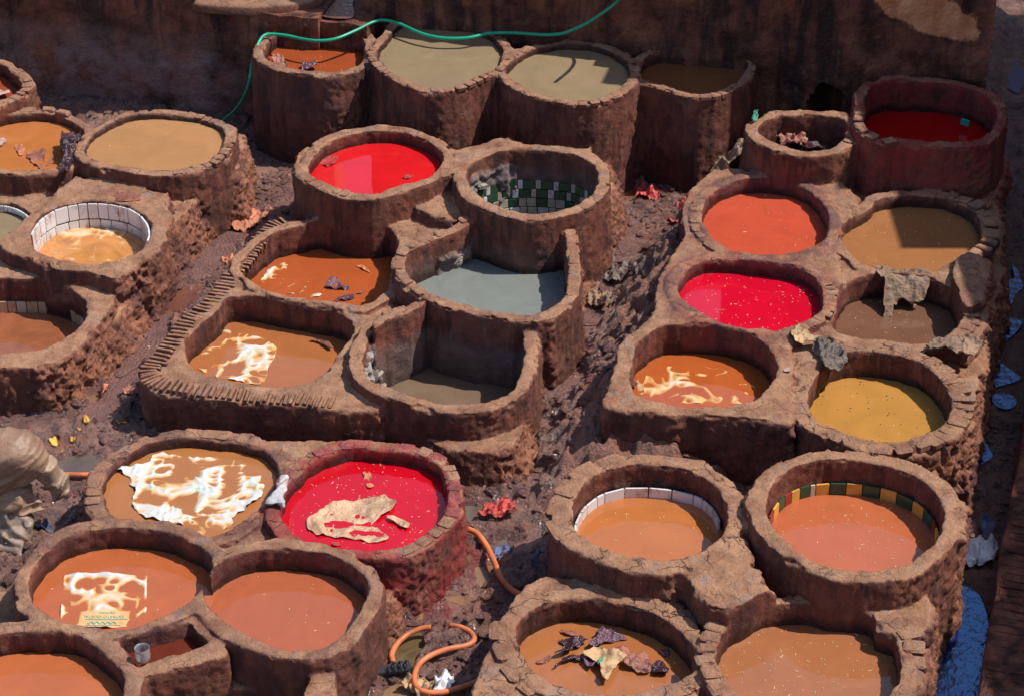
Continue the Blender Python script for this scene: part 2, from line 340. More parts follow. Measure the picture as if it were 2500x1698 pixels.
# ------------------------------------------------------------------ the vats (traced inner rims)
# id: (origin, rim height, liquid height, wall width, level order, inner outline, label, liquid colour)
a_, b_, c_, d_ = 0, 600, 1100, 1700
VATS = {
 'T1': ((b_, 0), 1.06, .90, .115, 3, [(205,235),(330,190),(520,175),(700,195),(810,270),(815,370),(780,430),(680,470),(560,488),(420,478),(300,465),(180,425),(128,385),(135,320)]),
 'T2': ((b_, 0), 1.12, 1.06, .105, 4, [(905,370),(960,450),(1060,530),(1180,585),(1300,605),(1450,585),(1600,520),(1720,460),(1765,390),(1755,325),(1700,265),(1600,205),(1450,150),(1300,125),(1120,140),(1040,190),(980,270)]),
 'T3': ((c_, 0), 1.10, 1.03, .105, 4, [(385,500),(480,590),(620,650),(800,690),(900,700),(1050,670),(1160,610),(1215,545),(1235,480),(1215,430),(1180,400),(1080,340),(950,305),(800,300),(650,320),(520,360),(430,425)]),
 'T4': ((c_, 0), 1.06, .95, .10, 3, [(1320,540),(1400,575),(1530,612),(1650,640),(1790,640),(1900,600),(2000,535),(2030,470),(2030,420),(1900,375),(1700,340),(1500,350),(1350,400),(1300,470)]),
 'T5': ((d_, 0), 1.12, .79, .12, 4, [(1170,740),(1165,860),(1210,910),(1290,950),(1360,940),(1500,955),(1700,975),(1850,975),(1980,935),(2050,850),(2062,760),(2020,680),(1920,615),(1720,570),(1500,552),(1300,560),(1215,600),(1165,670)]),
 'T6': ((d_, 0), 1.02, .72, .125, 3, [(440,880),(460,940),(550,985),(650,1015),(760,1030),(880,1025),(960,990),(1010,950),(1030,880),(1020,825),(900,800),(750,792),(600,795),(500,825)]),
 'C1': ((b_, 0), .86, .73, .13, 3, [(440,1130),(450,1190),(520,1240),(640,1290),(760,1312),(900,1322),(1010,1290),(1150,1255),(1280,1200),(1340,1150),(1355,1090),(1320,1020),(1230,960),(1100,915),(950,900),(780,915),(620,960),(520,1020),(465,1080)]),
 'C2': ((c_, 0), .86, .13, .125, 3, [(108,1210),(135,1290),(220,1370),(350,1430),(500,1465),(640,1470),(780,1440),(900,1390),(980,1320),(1010,1240),(1000,1160),(940,1100),(850,1060),(700,1040),(540,1030),(380,1040),(240,1080),(150,1130)]),
 'C3': ((b_, 400), .54, .26, .10, 1, [(400,420),(650,380),(930,410),(1040,540),(1010,680),(985,800),(950,885),(800,970),(650,955),(400,915),(200,880),(70,815),(-30,740),(-20,650),(60,570),(170,490),(290,440)]),
 'C4': ((b_, 400), .70, .33, .115, 2, [(1100,650),(1095,720),(1140,780),(1230,850),(1330,910),(1480,960),(1620,995),(1750,1012),(1900,1035),(2030,1030),(2120,985),(2190,900),(2212,780),(2212,620),(2190,480),(2150,400),(1900,360),(1650,370),(1440,465),(1290,520),(1160,580)]),
 'C5': ((b_, 400), .50, .25, .12, 1, [(-130,925),(0,905),(150,930),(400,985),(560,1012),(690,1050),(745,1110),(730,1170),(670,1260),(610,1340),(560,1420),(460,1490),(300,1530),(100,1525),(-100,1490),(-290,1430),(-390,1350),(-420,1260),(-390,1170),(-280,1080),(-170,990)]),
 'C6': ((b_, 400), .60, .05, .125, 1, [(880,1120),(1050,1040),(1190,975),(1300,975),(1480,1015),(1650,1050),(1800,1080),(1890,1120),(1908,1240),(1905,1370),(1870,1495),(1800,1565),(1700,1612),(1560,1634),(1400,1640),(1250,1622),(1080,1572),(960,1535),(860,1485),(812,1400),(828,1280),(860,1180)]),
 'L1': ((a_, 0), .80, .75, .115, 3, [(600,1000),(600,1050),(660,1090),(800,1130),(1000,1165),(1200,1165),(1350,1130),(1450,1090),(1520,1010),(1540,930),(1500,870),(1400,830),(1250,800),(1080,790),(900,805),(760,860),(650,930)]),
 'L2': ((a_, 0), .72, .62, .11, 2, [(-350,950),(-250,1090),(0,1160),(150,1172),(300,1165),(430,1135),(510,1040),(570,940),(560,880),(430,800),(280,775),(100,785),(-150,820)]),
 'L0': ((a_, 0), .85, .70, .12, 3, [(-200,430),(0,440),(60,480),(120,530),(145,580),(120,620),(60,660),(-100,700),(-300,650)]),
 'L3': ((a_, 400), .52, .43, .11, 1, [(-400,350),(-200,290),(0,268),(110,290),(190,335),(215,375),(150,450),(0,540),(-150,590),(-350,540)]),
 'L4': ((a_, 400), .68, .43, .13, 2, [(205,480),(215,540),(270,600),(380,645),(500,670),(650,680),(800,665),(900,635),(980,580),(1030,510),(1035,450),(1000,370),(920,310),(800,275),(650,262),(500,275),(360,315),(260,390)]),
 'L5': ((a_, 400), .52, .19, .13, 1, [(-450,1050),(-350,900),(-100,800),(150,790),(350,800),(485,848),(570,920),(600,990),(585,1070),(520,1140),(440,1200),(340,1250),(200,1290),(0,1310),(-200,1290),(-400,1200)]),
 'F1': ((a_, 800), .50, .41, .14, 1, [(705,1150),(700,1080),(730,1000),(800,930),(900,860),(1020,800),(1150,770),(1300,762),(1500,772),(1650,790),(1780,830),(1870,890),(1915,970),(1900,1080),(1860,1170),(1780,1240),(1650,1340),(1560,1400),(1400,1440),(1200,1400),(900,1330),(780,1290),(720,1220)]),
 'F2': ((b_, 800), .55, .43, .12, 2, [(240,1250),(255,1190),(300,1090),(330,1030),(420,960),(500,900),(600,860),(700,832),(850,828),(1050,850),(1200,880),(1320,950),(1370,1050),(1380,1150),(1370,1230),(1340,1300),(1270,1370),(1180,1440),(1060,1500),(900,1525),(700,1515),(500,1480),(360,1430),(280,1350)]),
 'F3': ((a_, 1138), .62, .44, .12, 3, [(212,860),(240,930),(300,990),(420,1060),(600,1105),(800,1110),(950,1085),(1150,1010),(1300,930),(1390,830),(1450,700),(1450,640),(1380,560),(1230,480),(1050,435),(830,425),(620,450),(450,500),(320,580),(240,690),(210,780)]),
 'F4': ((b_, 1138), .62, .43, .12, 3, [(-280,850),(-265,930),(-200,1000),(-90,1100),(50,1180),(200,1235),(350,1250),(500,1235),(620,1180),(720,1080),(790,980),(830,880),(835,800),(790,730),(680,650),(520,600),(350,570),(180,565),(20,590),(-120,650),(-220,720),(-270,790)]),
 'F5': ((a_, 1138), .62, .44, .13, 3, [(-400,1400),(-300,1250),(-100,1170),(100,1145),(300,1138),(480,1155),(650,1230),(780,1340),(840,1450),(840,1578),(800,1700),(650,1800),(300,1900),(-100,1850),(-350,1650)]),
 'R1': ((c_, 1138), .76, .50, .155, 2, [(830,330),(850,420),(950,500),(1080,570),(1200,610),(1350,632),(1500,632),(1650,605),(1760,560),(1850,480),(1895,390),(1900,290),(1870,190),(1800,100),(1680,40),(1550,10),(1400,-5),(1230,-8),(1080,20),(960,80),(880,160),(835,250)]),
 'R2': ((d_, 1138), .85, .56, .14, 3, [(487,250),(500,350),(560,450),(680,560),(820,640),(950,690),(1100,705),(1280,700),(1420,670),(1560,590),(1660,480),(1700,370),(1690,270),(1640,170),(1530,80),(1380,10),(1200,-30),(1000,-45),(850,-40),(700,-5),(590,60),(520,150)]),
 'R3': ((c_, 1138), .55, .34, .14, 1, [(450,1120),(470,1250),(530,1350),(620,1440),(750,1510),(900,1555),(1100,1572),(1300,1550),(1480,1500),(1600,1440),(1670,1360),(1670,1260),(1610,1160),(1500,1070),(1350,990),(1150,940),(950,912),(780,910),(620,960),(510,1030)]),
 'R4': ((d_, 1138), .60, .42, .14, 1, [(150,1250),(150,1350),(180,1430),(250,1530),(350,1620),(550,1700),(800,1720),(1050,1700),(1250,1620),(1360,1530),(1400,1420),(1395,1280),(1370,1170),(1250,1080),(1150,1000),(900,960),(650,950),(480,970),(330,1040),(210,1130)]),
 'M1': ((d_, 400), .74, .58, .12, 2, [(45,350),(60,430),(120,510),(230,575),(350,605),(480,632),(570,630),(700,600),(820,560),(890,500),(905,400),(880,310),(810,210),(700,140),(520,100),(350,100),(200,140),(100,220),(60,290)]),
 'M2': ((d_, 400), .70, .58, .12, 1, [(1000,470),(1020,560),(1100,640),(1220,700),(1400,730),(1600,735),(1720,680),(1850,600),(1945,540),(1955,440),(1900,340),(1800,270),(1650,230),(1400,220),(1230,260),(1190,315),(1080,375),(1020,425)]),
 'M3': ((d_, 400), .74, .60, .12, 2, [(-125,820),(-120,880),(-70,950),(20,1020),(150,1080),(300,1112),(450,1122),(560,1135),(680,1100),(790,1060),(850,1000),(870,900),(850,825),(780,755),(680,715),(560,695),(400,672),(250,655),(100,655),(0,680),(-80,735)]),
 'M4': ((d_, 400), .68, .44, .12, 1, [(955,960),(930,1060),(950,1140),(1050,1185),(1250,1205),(1450,1222),(1580,1235),(1700,1190),(1800,1110),(1835,1020),(1825,930),(1760,850),(1600,785),(1400,760),(1200,765),(1070,795),(1000,870)]),
 'M5': ((c_, 800), .72, .44, .13, 2, [(1262,425),(1350,490),(1500,520),(1650,530),(1850,535),(2000,520),(2120,480),(2200,400),(2235,300),(2230,210),(2170,110),(2080,50),(1950,10),(1800,-15),(1600,-20),(1450,-5),(1360,50),(1290,120),(1255,220),(1238,330)]),
 'M6': ((d_, 800), .69, .45, .15, 1, [(765,480),(790,570),(850,640),(980,690),(1100,740),(1220,775),(1400,780),(1560,730),(1680,660),(1745,580),(1750,480),(1700,390),(1600,290),(1480,220),(1300,178),(1100,165),(950,195),(850,290),(790,390)]),
}
LABELS = {
 'T1': ('orange-brown vat at the left end of the back row, green hose over its rim', (182, 82, 34)),
 'T2': ('brimming vat of olive-tan liquid with a stone rim, second in the back row', (166, 142, 108)),
 'T3': ('brimming olive-tan vat third from left in the back row, shade at its back', (168, 143, 108)),
 'T4': ('shaded vat of brown liquid at the right end of the back row against the wall', (150, 92, 50)),
 'T5': ('tall red-stained vat in deep shade at the top right, dark blood-red dye inside', (190, 10, 14)),
 'T6': ('small drained oval vat holding crumpled hides, left of the tall red-stained vat', (60, 30, 24)),
 'C1': ('round vat of bright red dye mirroring the sky, top left of the middle block', (222, 30, 36)),
 'C2': ('drained round vat lined with green and white checked tiles', (70, 60, 52)),
 'C3': ('rust-orange vat with white sack scraps beside the brick edging', (196, 92, 36)),
 'C4': ('vat of grey-green liquid reflecting blue sky in the middle block', (142, 148, 142)),
 'C5': ('orange-brown vat inside the brick-edged corner with a green-printed sack in it', (190, 112, 58)),
 'C6': ('deep nearly empty vat with grey rubble inside its left wall', (140, 114, 92)),
 'L1': ('brimming round vat of caramel liquid below the back left wall', (200, 144, 92)),
 'L2': ('orange vat with a broken block rim, black plastic bag and hides, at the left edge', (206, 122, 56)),
 'L0': ('cut-off vat in the far top left corner holding a pale hide', (176, 78, 44)),
 'L3': ('low vat of pale tan liquid with small white tiles at the left edge', (160, 138, 104)),
 'L4': ('vat lined with tall rust-streaked white tiles on the left block', (222, 146, 72)),
 'L5': ('swirling brown vat with beige tiles round its waterline at the left edge', (168, 98, 62)),
 'F1': ('low vat almost filled by a white torn sack floating in brown dye', (192, 120, 58)),
 'F2': ('crimson dye vat with red-stained walls and a golden hide floating in it', (208, 14, 34)),
 'F3': ('orange-brown vat with a square printed white sack, front left', (204, 106, 52)),
 'F4': ('plain terracotta-coloured full vat right of the square printed sack', (196, 102, 62)),
 'F5': ('orange-brown vat cut off by the bottom left corner of the picture', (206, 110, 56)),
 'R1': ('vat with one band of white tiles above orange-brown dye', (206, 120, 56)),
 'R2': ('large round smooth-rimmed vat with yellow and green tiles above pinkish-orange dye', (206, 108, 62)),
 'R3': ('front vat with dark wet hides and a tan hide floating in brown dye', (192, 116, 60)),
 'R4': ('straw-flecked brown vat with block-stone sides, bottom right', (186, 114, 68)),
 'M1': ('vat of opaque orange-red dye in the right block', (222, 86, 52)),
 'M2': ('mustard-brown vat half covered by a hard-edged shadow, right block', (184, 120, 68)),
 'M3': ('vat of crimson-pink dye flecked with straw, right block', (214, 14, 46)),
 'M4': ('grey-brown vat below the draped fleece and shaded stub wall', (134, 92, 70)),
 'M5': ('square-cornered vat of amber dye with bright sack scraps under the surface', (200, 96, 30)),
 'M6': ('mustard-yellow vat with cracked stone rim and floating flecks', (208, 146, 60)),
}
DYE = {'F2': 1.0, 'T5': .9, 'M3': .45, 'M1': .35, 'F1': .12}
CRK = {'R1': .9, 'R3': .9, 'M6': 1.0, 'R4': .5, 'T2': .5, 'T3': .5, 'T1': .5, 'L1': .5, 'F2': .8, 'F1': .5, 'C1': .35, 'M3': .4}
GREY = {'C6': .55, 'C2': .45, 'C4': .25}
PURP = {'F1': .7, 'F3': .5, 'F5': .4, 'M1': .8, 'M3': .6, 'T1': .5, 'F4': .3}
BLOCK = {'T': 'back', 'C': 'middle', 'L': 'left', 'F': 'front', 'R': 'near right', 'M': 'right'}

OUT = {}   # world inner outlines
for k, (o, zr, zl, w, lv, pts) in VATS.items():
    OUT[k] = resample(catmull(tr(o, pts, zr), 6), 72)

# ------------------------------------------------------------------ solid masonry as one distance field
H_ = .0168
X0, Y0, Z0 = -5.7, 9.9, -.12
NX, NY, NZ = int(10.75 / H_), int(11.0 / H_), int(1.42 / H_)
gx = (X0 + H_ * np.arange(NX)).astype(np.float32); gy = (Y0 + H_ * np.arange(NY)).astype(np.float32); gz = (Z0 + H_ * np.arange(NZ)).astype(np.float32)
GX, GY = np.meshgrid(gx, gy, indexing='ij')
WX = GX + .010 * vn(GX, GY, f=3.1, seed=1) + .010 * vn(GX, GY, f=9, seed=2) + .006 * vn(GX, GY, f=24, seed=3)
WY = GY + .010 * vn(GX, GY, f=3.1, seed=4) + .010 * vn(GX, GY, f=9, seed=5) + .006 * vn(GX, GY, f=24, seed=6)
WZ = (.014 * vn(GX, GY, f=2.2, seed=7) + .006 * vn(GX, GY, f=8, seed=8) + .004 * vn(GX, GY, f=22, seed=9)).astype(np.float32)
SD = np.full((NX, NY, NZ), .5, np.float32)
OWN = np.zeros((NX, NY, NZ), np.uint8)      # 0..: owners
OWNERS = []
def owner(n):
    if n not in OWNERS: OWNERS.append(n)
    return OWNERS.index(n)
def window(P, pad):
    lo = P.min(0) - pad; hi = P.max(0) + pad
    i0 = max(0, int((lo[0] - X0) / H_)); i1 = min(NX, int((hi[0] - X0) / H_) + 2)
    j0 = max(0, int((lo[1] - Y0) / H_)); j1 = min(NY, int((hi[1] - Y0) / H_) + 2)
    return slice(i0, i1), slice(j0, j1)
def add_solid(P, ztop, own, grow=0.0, slope=0.0, z0=0.0, k=.03, rnd=.012, wz=1.0):
    pad = .12 + grow
    si, sj = window(P, pad)
    if si.start >= si.stop or sj.start >= sj.stop: return
    d2 = (sd2(P, WX[si, sj], WY[si, sj]) - grow).astype(np.float32)
    zz = gz[None, None, :]
    if own in VATS and grow:
        d2 = d2 + grow * (.16 * vn(WX[si, sj], WY[si, sj], f=2.6, seed=41) + .10 * vn(WX[si, sj], WY[si, sj], f=6, seed=42))
    a = d2[..., None] + (zz - z0) * slope
    tz = WZ[si, sj] * wz
    if own in VATS:
        bite = sstep(.50, .62, vn(WX[si, sj], WY[si, sj], f=4.2, seed=43) + .35 * vn(WX[si, sj], WY[si, sj], f=13, seed=44)) * sstep(-.055, -.02, d2)
        tz = tz - bite * (.02 + .035 * min(1, CRK.get(own, .3)))
    b = zz - ztop - tz[..., None]
    s = smax(a, b, rnd)
    cur = SD[si, sj]; o = OWN[si, sj]
    o[s < cur] = owner(own)
    SD[si, sj] = smin(cur, s, k)
def carve(P, zlow, own, grow=0.0, k=.014, ztop=9):
    si, sj = window(P, .15 + grow)
    if si.start >= si.stop or sj.start >= sj.stop: return
    d2 = (sd2(P, WX[si, sj], WY[si, sj]) - grow).astype(np.float32)
    zz = gz[None, None, :]
    s = np.maximum(d2[..., None], np.maximum(zlow - zz, zz - ztop))
    cur = SD[si, sj]; o = OWN[si, sj]
    o[(-s > cur) & (s < .05)] = owner(own)
    SD[si, sj] = smax(cur, -s, k)
def vat_solid(k):
    o, zr, zl, w, lv, pts = VATS[k]; add_solid(OUT[k], zr, k, grow=w, slope=.03, z0=zr, k=.035)
def vat_carve(k):
    o, zr, zl, w, lv, pts = VATS[k]; carve(OUT[k], zl - .12 if k not in ('C2', 'T6') else zl, k)
def build_group(pref, maxlv=9):
    for lv in range(1, 6):
        ks = [k for k in VATS if k[0] == pref and VATS[k][4] == lv]
        for k in ks: vat_solid(k)
        for k in ks: vat_carve(k)

PL = lambda o, pts, z: resample(catmull(tr(o, pts, z), 3), 90)
PS = lambda o, pts, z: resample(tr(o, pts, z), 110)      # straight corners
# --- left block: platforms and banks
LB = 'left block'; CB = 'middle block'; FB = 'front left block'; RB = 'near right block'; MB = 'right block'; TB = 'back block'
add_solid(PS((0,400), [(1690,150),(1640,330),(1540,440),(1420,560),(1300,720),(1180,880),(1080,1050),(900,1300),(760,1460),(560,1600),(200,1700),(-900,1700),(-900,-150),(100,-60),(500,20),(700,70),(1100,50),(1500,60)], .08), .40, LB, slope=.30, z0=.05)
add_solid(PS((0,400), [(520,70),(700,60),(1000,60),(1400,60),(1560,-40),(1660,-60),(1690,40),(1560,160),(1420,330),(1240,520),(1120,700),(880,860),(600,800),(0,700),(0,430),(330,240)], .35), .52, LB, slope=.18, z0=.35)
add_solid(PS((0,400), [(520,68),(700,110),(1150,200),(1162,300),(1160,400),(1120,520),(1060,600),(960,680),(870,735),(800,790),(620,735),(400,685),(200,645),(100,615),(0,575),(-40,520),(130,430),(250,350),(330,240),(400,160)], .68), .67, LB, k=.02, slope=.05, z0=.68)
add_solid(PS((0,400), [(-900,800),(0,640),(400,740),(640,840),(812,900),(790,950),(700,1060),(620,1170),(500,1285),(400,1350),(250,1388),(0,1397),(-900,1397)], .52), .52, LB, k=.02, slope=.04, z0=.52)
add_solid(PS((0,0), [(-500,1200),(480,1190),(420,1280),(330,1380),(250,1480),(-500,1480)], .5), .50, LB)
add_solid(PL((0,0), [(1180,1310),(1330,1300),(1540,1180),(1640,1060),(1700,1080),(1690,1330),(1560,1420),(1300,1440)], .3), .56, LB, slope=.15, z0=.3)
build_group('L')
# --- middle block
add_solid(PS((0,400), [(1960,370),(1850,395),(1790,450),(1720,520),(1660,600),(1580,700),(1520,775),(1420,900),(1330,990),(1240,1060),(1150,1170),(1060,1290),(970,1385),(958,1440),(980,1500),(1080,1555),(1300,1590),(1700,1630),(2100,1660),(2290,1690),(2600,1700),(2700,1500),(2740,400)], .50), .488, CB, slope=.03, z0=.5)
add_solid(PL((600,400), [(400,400),(900,300),(1350,150),(1500,230),(1620,400),(1400,480),(1200,560),(1060,560),(960,450)], .56), .56, CB)
add_solid(PL((600,400), [(1150,300),(1300,120),(1450,150),(1560,300),(1400,400)], .66), .68, CB, slope=.25, z0=.66)
add_solid(PS((1100,0), [(20,1030),(350,940),(560,1010),(960,1010),(1100,1200),(900,1400),(600,1330),(60,1260)], .86), .858, CB, k=.02)
add_solid(PL((1100,400), [(1130,120),(1200,330),(1215,450),(1180,560),(1060,700),(960,900),(900,1050),(880,1200),(820,1320),(680,1440),(610,1640),(560,1780),(480,1900),(300,1990),(-100,1950),(-200,1500),(400,300),(900,100)], .02), .46, CB, slope=.34, z0=.02)
add_solid(PL((600,800), [(1200,700),(1500,640),(1850,560),(1960,640),(1930,860),(1750,980),(1450,950),(1180,860)], .2), .34, CB, slope=.35, z0=.2)
build_group('C')
add_solid(PL((600,400), [(870,1070),(1000,1010),(1150,930),(1240,900),(1230,960),(1100,1020),(960,1080),(900,1130)], .70), .69, 'C6', k=.02)
# --- front left block
add_solid(PS((0,1138), [(-400,1000),(60,900),(130,740),(300,600),(520,480),(590,300),(620,120),(760,0),(1000,-120),(1400,-170),(1800,-120),(2200,-120),(2700,-80),(3170,100),(3150,300),(2900,750),(2700,1100),(2450,1500),(2300,1700),(2300,1900),(-400,1900)], .15), .28, FB, slope=.30, z0=.05)
add_solid(PL((0,1138), [(1560,240),(1660,180),(1800,140),(1880,200),(2060,400),(2000,560),(1530,560),(1450,480)], .45), .46, FB)
F7 = PL((0,1138), [(1050,1640),(1200,1540),(1350,1495),(1550,1480),(1750,1500),(1900,1560),(1950,1700),(1900,1900),(1100,1900)], .36)
carve(PS((0,1138), [(1020,1578),(1100,1440),(1560,1310),(2160,1345),(2110,1578),(2090,1900),(1000,1900)], .3), .34, 'F7')
carve(F7, .12, 'F7')
build_group('F')
F6 = PS((0,1138), [(835,1195),(1300,1065),(1440,1205),(960,1345)], .60)
add_solid(PS((0,1138), [(760,1180),(1320,1010),(1570,1262),(1560,1300),(1060,1425),(1010,1440),(960,1340)], .60), .59, 'F6', k=.02)
for k in ('F3', 'F4', 'F5'): vat_carve(k)
carve(F6, .36, 'F6')
add_solid(PS((600,1138), [(470,1335),(612,1310),(628,1578),(640,1800),(380,1800),(405,1578)], .50), .49, 'F7', k=.015)
# --- near right block
add_solid(PL((1700,1138), [(1500,300),(1790,600),(1762,750),(1745,900),(1722,1080),(1655,1320),(1600,1578),(1570,1900),(900,1900),(900,800)], -.02), .46, 'R4', slope=.14, z0=-.02)
add_solid(PS((1100,1138), [(650,735),(520,790),(420,900),(330,1100),(230,1300),(150,1500),(60,1900),(1700,1900),(1700,1000),(1300,830),(900,780)], .53), .52, RB, slope=.02, z0=.5)
add_solid(PS((1700,1138), [(-160,620),(250,330),(330,300),(370,700),(608,868),(570,930),(330,965),(240,1000),(100,960),(0,860),(-80,720)], .74), .735, 'R1', k=.02)
build_group('R')
add_solid(PL((1700,1138), [(1220,1060),(1330,960),(1480,900),(1600,880),(1640,1000),(1560,1130),(1450,1130),(1380,1150),(1290,1120)], .62), .60, 'R4', k=.02)
# --- right block
add_solid(PS((1700,400), [(900,60),(1500,100),(2085,300),(2095,700),(2112,900),(2108,1090),(2030,1400),(2008,1620),(1955,1850),(1900,2150),(1850,2340),(1600,2300),(1000,2150),(800,1900),(700,1500),(560,1140),(700,400)], .02), .50, MB, slope=.13, z0=.02)
add_solid(PS((1100,400), [(1800,40),(1990,25),(2160,95),(2450,150),(2640,75),(2800,240),(2790,330),(2680,480),(2660,600),(2700,760),(2640,1000),(2480,1120),(2340,1250),(2352,1700),(2352,1790),(2250,1777),(2000,1742),(1700,1727),(1400,1707),(1150,1687),(1033,1660),(1060,1577),(1120,1430),(1160,1350),(1210,1210),(1300,1120),(1380,1040),(1400,900),(1420,790),(1500,640),(1600,500),(1590,380),(1590,280),(1640,180)], .72), .715, MB, k=.02, slope=.03, z0=.7)
add_solid(PS((1700,400), [(560,1140),(880,1060),(940,900),(920,620),(980,560),(1100,680),(1300,740),(1700,780),(1990,800),(1990,1180),(1850,1320),(1500,1180),(1080,1230),(900,1300),(860,1560),(662,1775),(640,1500)], .62), .66, MB, k=.02)
build_group('M')
add_solid(PL((1700,400), [(1790,650),(1880,605),(2020,640),(2030,700),(1990,820),(1975,960),(1900,985),(1830,960),(1800,850),(1760,740)], .76), .77, 'M4', k=.02)
# --- back row

build_group('T')
# T5/T6 foot where they rise from the right block
add_solid(PL((1700,0), [(360,1150),(700,1230),(1000,1250),(1200,1400),(1600,1400),(2000,1350),(2110,1200),(2100,900),(1300,800),(400,850)], .70), .55, 'T5', k=.03)
for k in ('M2', 'M1'): vat_carve(k)
vat_carve('T6'); vat_carve('T5'); 
print('sdf', round(time.time() - T0, 1))

def surface_nets(D, x0, y0, z0, h):
    ins = D < 0
    nx, ny, nz = D.shape
    c = np.zeros((nx - 1, ny - 1, nz - 1), np.uint8)
    for i in (0, 1):
        for j in (0, 1):
            for k in (0, 1): c += ins[i:nx - 1 + i, j:ny - 1 + j, k:nz - 1 + k]
    act = (c > 0) & (c < 8); del c
    I, J, K = np.nonzero(act)
    idx = np.full(act.shape, -1, np.int32); idx[I, J, K] = np.arange(len(I), dtype=np.int32)
    acc = np.zeros((len(I), 3), np.float32); cnt = np.zeros(len(I), np.float32)
    E = []
    for a in range(3):
        o1, o2 = [q for q in range(3) if q != a]
        for u in (0, 1):
            for v in (0, 1):
                p = [0, 0, 0]; p[o1] = u; p[o2] = v; q = list(p); q[a] = 1; E.append((p, q))
    for p, q in E:
        A = D[I + p[0], J + p[1], K + p[2]]; B = D[I + q[0], J + q[1], K + q[2]]
        m = (A < 0) != (B < 0); t = np.where(m, A / np.where(m, A - B, 1), 0)
        for ax in range(3): acc[:, ax] += np.where(m, p[ax] + t * (q[ax] - p[ax]), 0)
        cnt += m
    acc /= cnt[:, None]
    V = (np.stack([I, J, K], 1) + acc) * h + np.array([x0, y0, z0], np.float32)
    Q = []
    for ax in range(3):
        s0 = [slice(None)] * 3; s1 = [slice(None)] * 3; s0[ax] = slice(0, -1); s1[ax] = slice(1, None)
        ch = ins[tuple(s0)] != ins[tuple(s1)]
        o1, o2 = (ax + 1) % 3, (ax + 2) % 3
        e = np.stack(np.nonzero(ch), 1)
        ok = (e[:, o1] > 0) & (e[:, o2] > 0) & (e[:, o1] < D.shape[o1] - 1) & (e[:, o2] < D.shape[o2] - 1); e = e[ok]
        d1 = np.zeros(3, int); d1[o1] = 1; d2 = np.zeros(3, int); d2[o2] = 1
        g = lambda w: idx[w[:, 0], w[:, 1], w[:, 2]]
        q = np.stack([g(e - d1 - d2), g(e - d2), g(e), g(e - d1)], 1)
        flip = ~ins[e[:, 0], e[:, 1], e[:, 2]]
        q[flip] = q[flip][:, ::-1]
        Q.append(q)
    return V, np.vstack(Q), (I, J, K)
def vnormals(V, Q):
    n = np.cross(V[Q[:, 2]] - V[Q[:, 0]], V[Q[:, 3]] - V[Q[:, 1]])
    N = np.zeros_like(V)
    for ax in range(3):
        for k in range(4): N[:, ax] += np.bincount(Q[:, k], n[:, ax], len(V))
    return N / np.maximum(np.linalg.norm(N, axis=1, keepdims=True), 1e-9)
V, Q, (I, J, K) = surface_nets(SD, X0, Y0, Z0, H_)
own = OWN[I, J, K]
# low-level occupancy kept for the ground
OCC = SD[:, :, int((.06 - Z0) / H_)] < -.13
N = vnormals(V, Q)
x, y, z = V[:, 0], V[:, 1], V[:, 2]
# masks: inner wall, outer earth, dye, crack
M = np.zeros((len(V), 4), np.float32); TN = np.zeros((len(V), 4), np.float32)
inner = np.zeros(len(V), bool); near = np.full(len(V), 9., np.float32); dyev = np.zeros(len(V), np.float32)
for k, (o, zr, zl, w, lv, pts) in VATS.items():
    lo = OUT[k].min(0) - .35; hi = OUT[k].max(0) + .35
    s = np.nonzero((x > lo[0]) & (x < hi[0]) & (y > lo[1]) & (y < hi[1]))[0]
    d = sd2(resample(OUT[k], 40), x[s], y[s])
    inn = (d < .02) & (z[s] < zr + .02)
    si = s[inn]; inner[si] = True
    wl = zl + .03 + .03 * vn(x[si], y[si], f=6, seed=21)
    if k not in ('C2', 'T6', 'C6', 'L4'): M[si, 0] = np.maximum(M[si, 0], sstep(.07, .0, z[si] - wl))
    else: M[si, 0] = np.maximum(M[si, 0], .35 * sstep(.3, .0, z[si] - zl))
    TN[si, 0] = np.maximum(TN[si, 0], GREY.get(k, 0) * sstep(zr - .08, zr - .25, z[si]))
    a = sstep(.26, .10, d) * (z[s] < zr + .05)
    M[s, 2] = np.maximum(M[s, 2], DYE.get(k, 0) * a)
    M[s, 3] = np.maximum(M[s, 3], CRK.get(k, .12) * a * (own[s] == OWNERS.index(k)))
    TN[s, 1] = np.maximum(TN[s, 1], PURP.get(k, 0) * a)
    near[s] = np.minimum(near[s], d)
side = sstep(.75, .35, N[:, 2])
right = sstep(-.05, .5, N[:, 0])
ztop = z + 0
ear = side * (~inner) * (.25 + .75 * right) * sstep(.0, .10, near - .10)
blk = np.isin(own, [OWNERS.index(b) for b in OWNERS if 'block' in b])
ear = np.where(blk & ~inner, np.maximum(ear, side * right), ear)
# grounds between vats (rubble, low fill) count as earth as well
bx = np.isin(own, [OWNERS.index(b) for b in ('F6', 'F7') if b in OWNERS]); ear = np.where(bx, ear * .15, ear)
M[:, 1] = np.clip(ear, 0, 1)
# displacement
n1 = vn(x, y, z, 7, 31); n2 = vn(x, y, z, 17, 32); n3 = vn(x, y, z, 38, 33)
n4 = vn(x, y, z, 60, 35)
disp = .005 * n1 + .004 * n2 + .003 * n3 + .0015 * n4
rg = 1 - np.abs(vn(x, y, z, 9, 34)) * 2
e = M[:, 1]
rg2 = 1 - np.abs(vn(x, y, z * .7, 22, 36)) * 2
disp = disp + e * (.024 * n1 + .022 * n2 + .020 * n3 + .012 * n4 + .014 * rg + .016 * rg2)
edge = sstep(.9, .6, N[:, 2]) * sstep(.1, .35, N[:, 2])      # knock chips out of rim edges
disp = disp - edge * .022 * np.maximum(0, n2 + .2)
inw = inner & (z > .1)
disp = disp + np.where(inw, .003 * n2 + .002 * rg, 0)
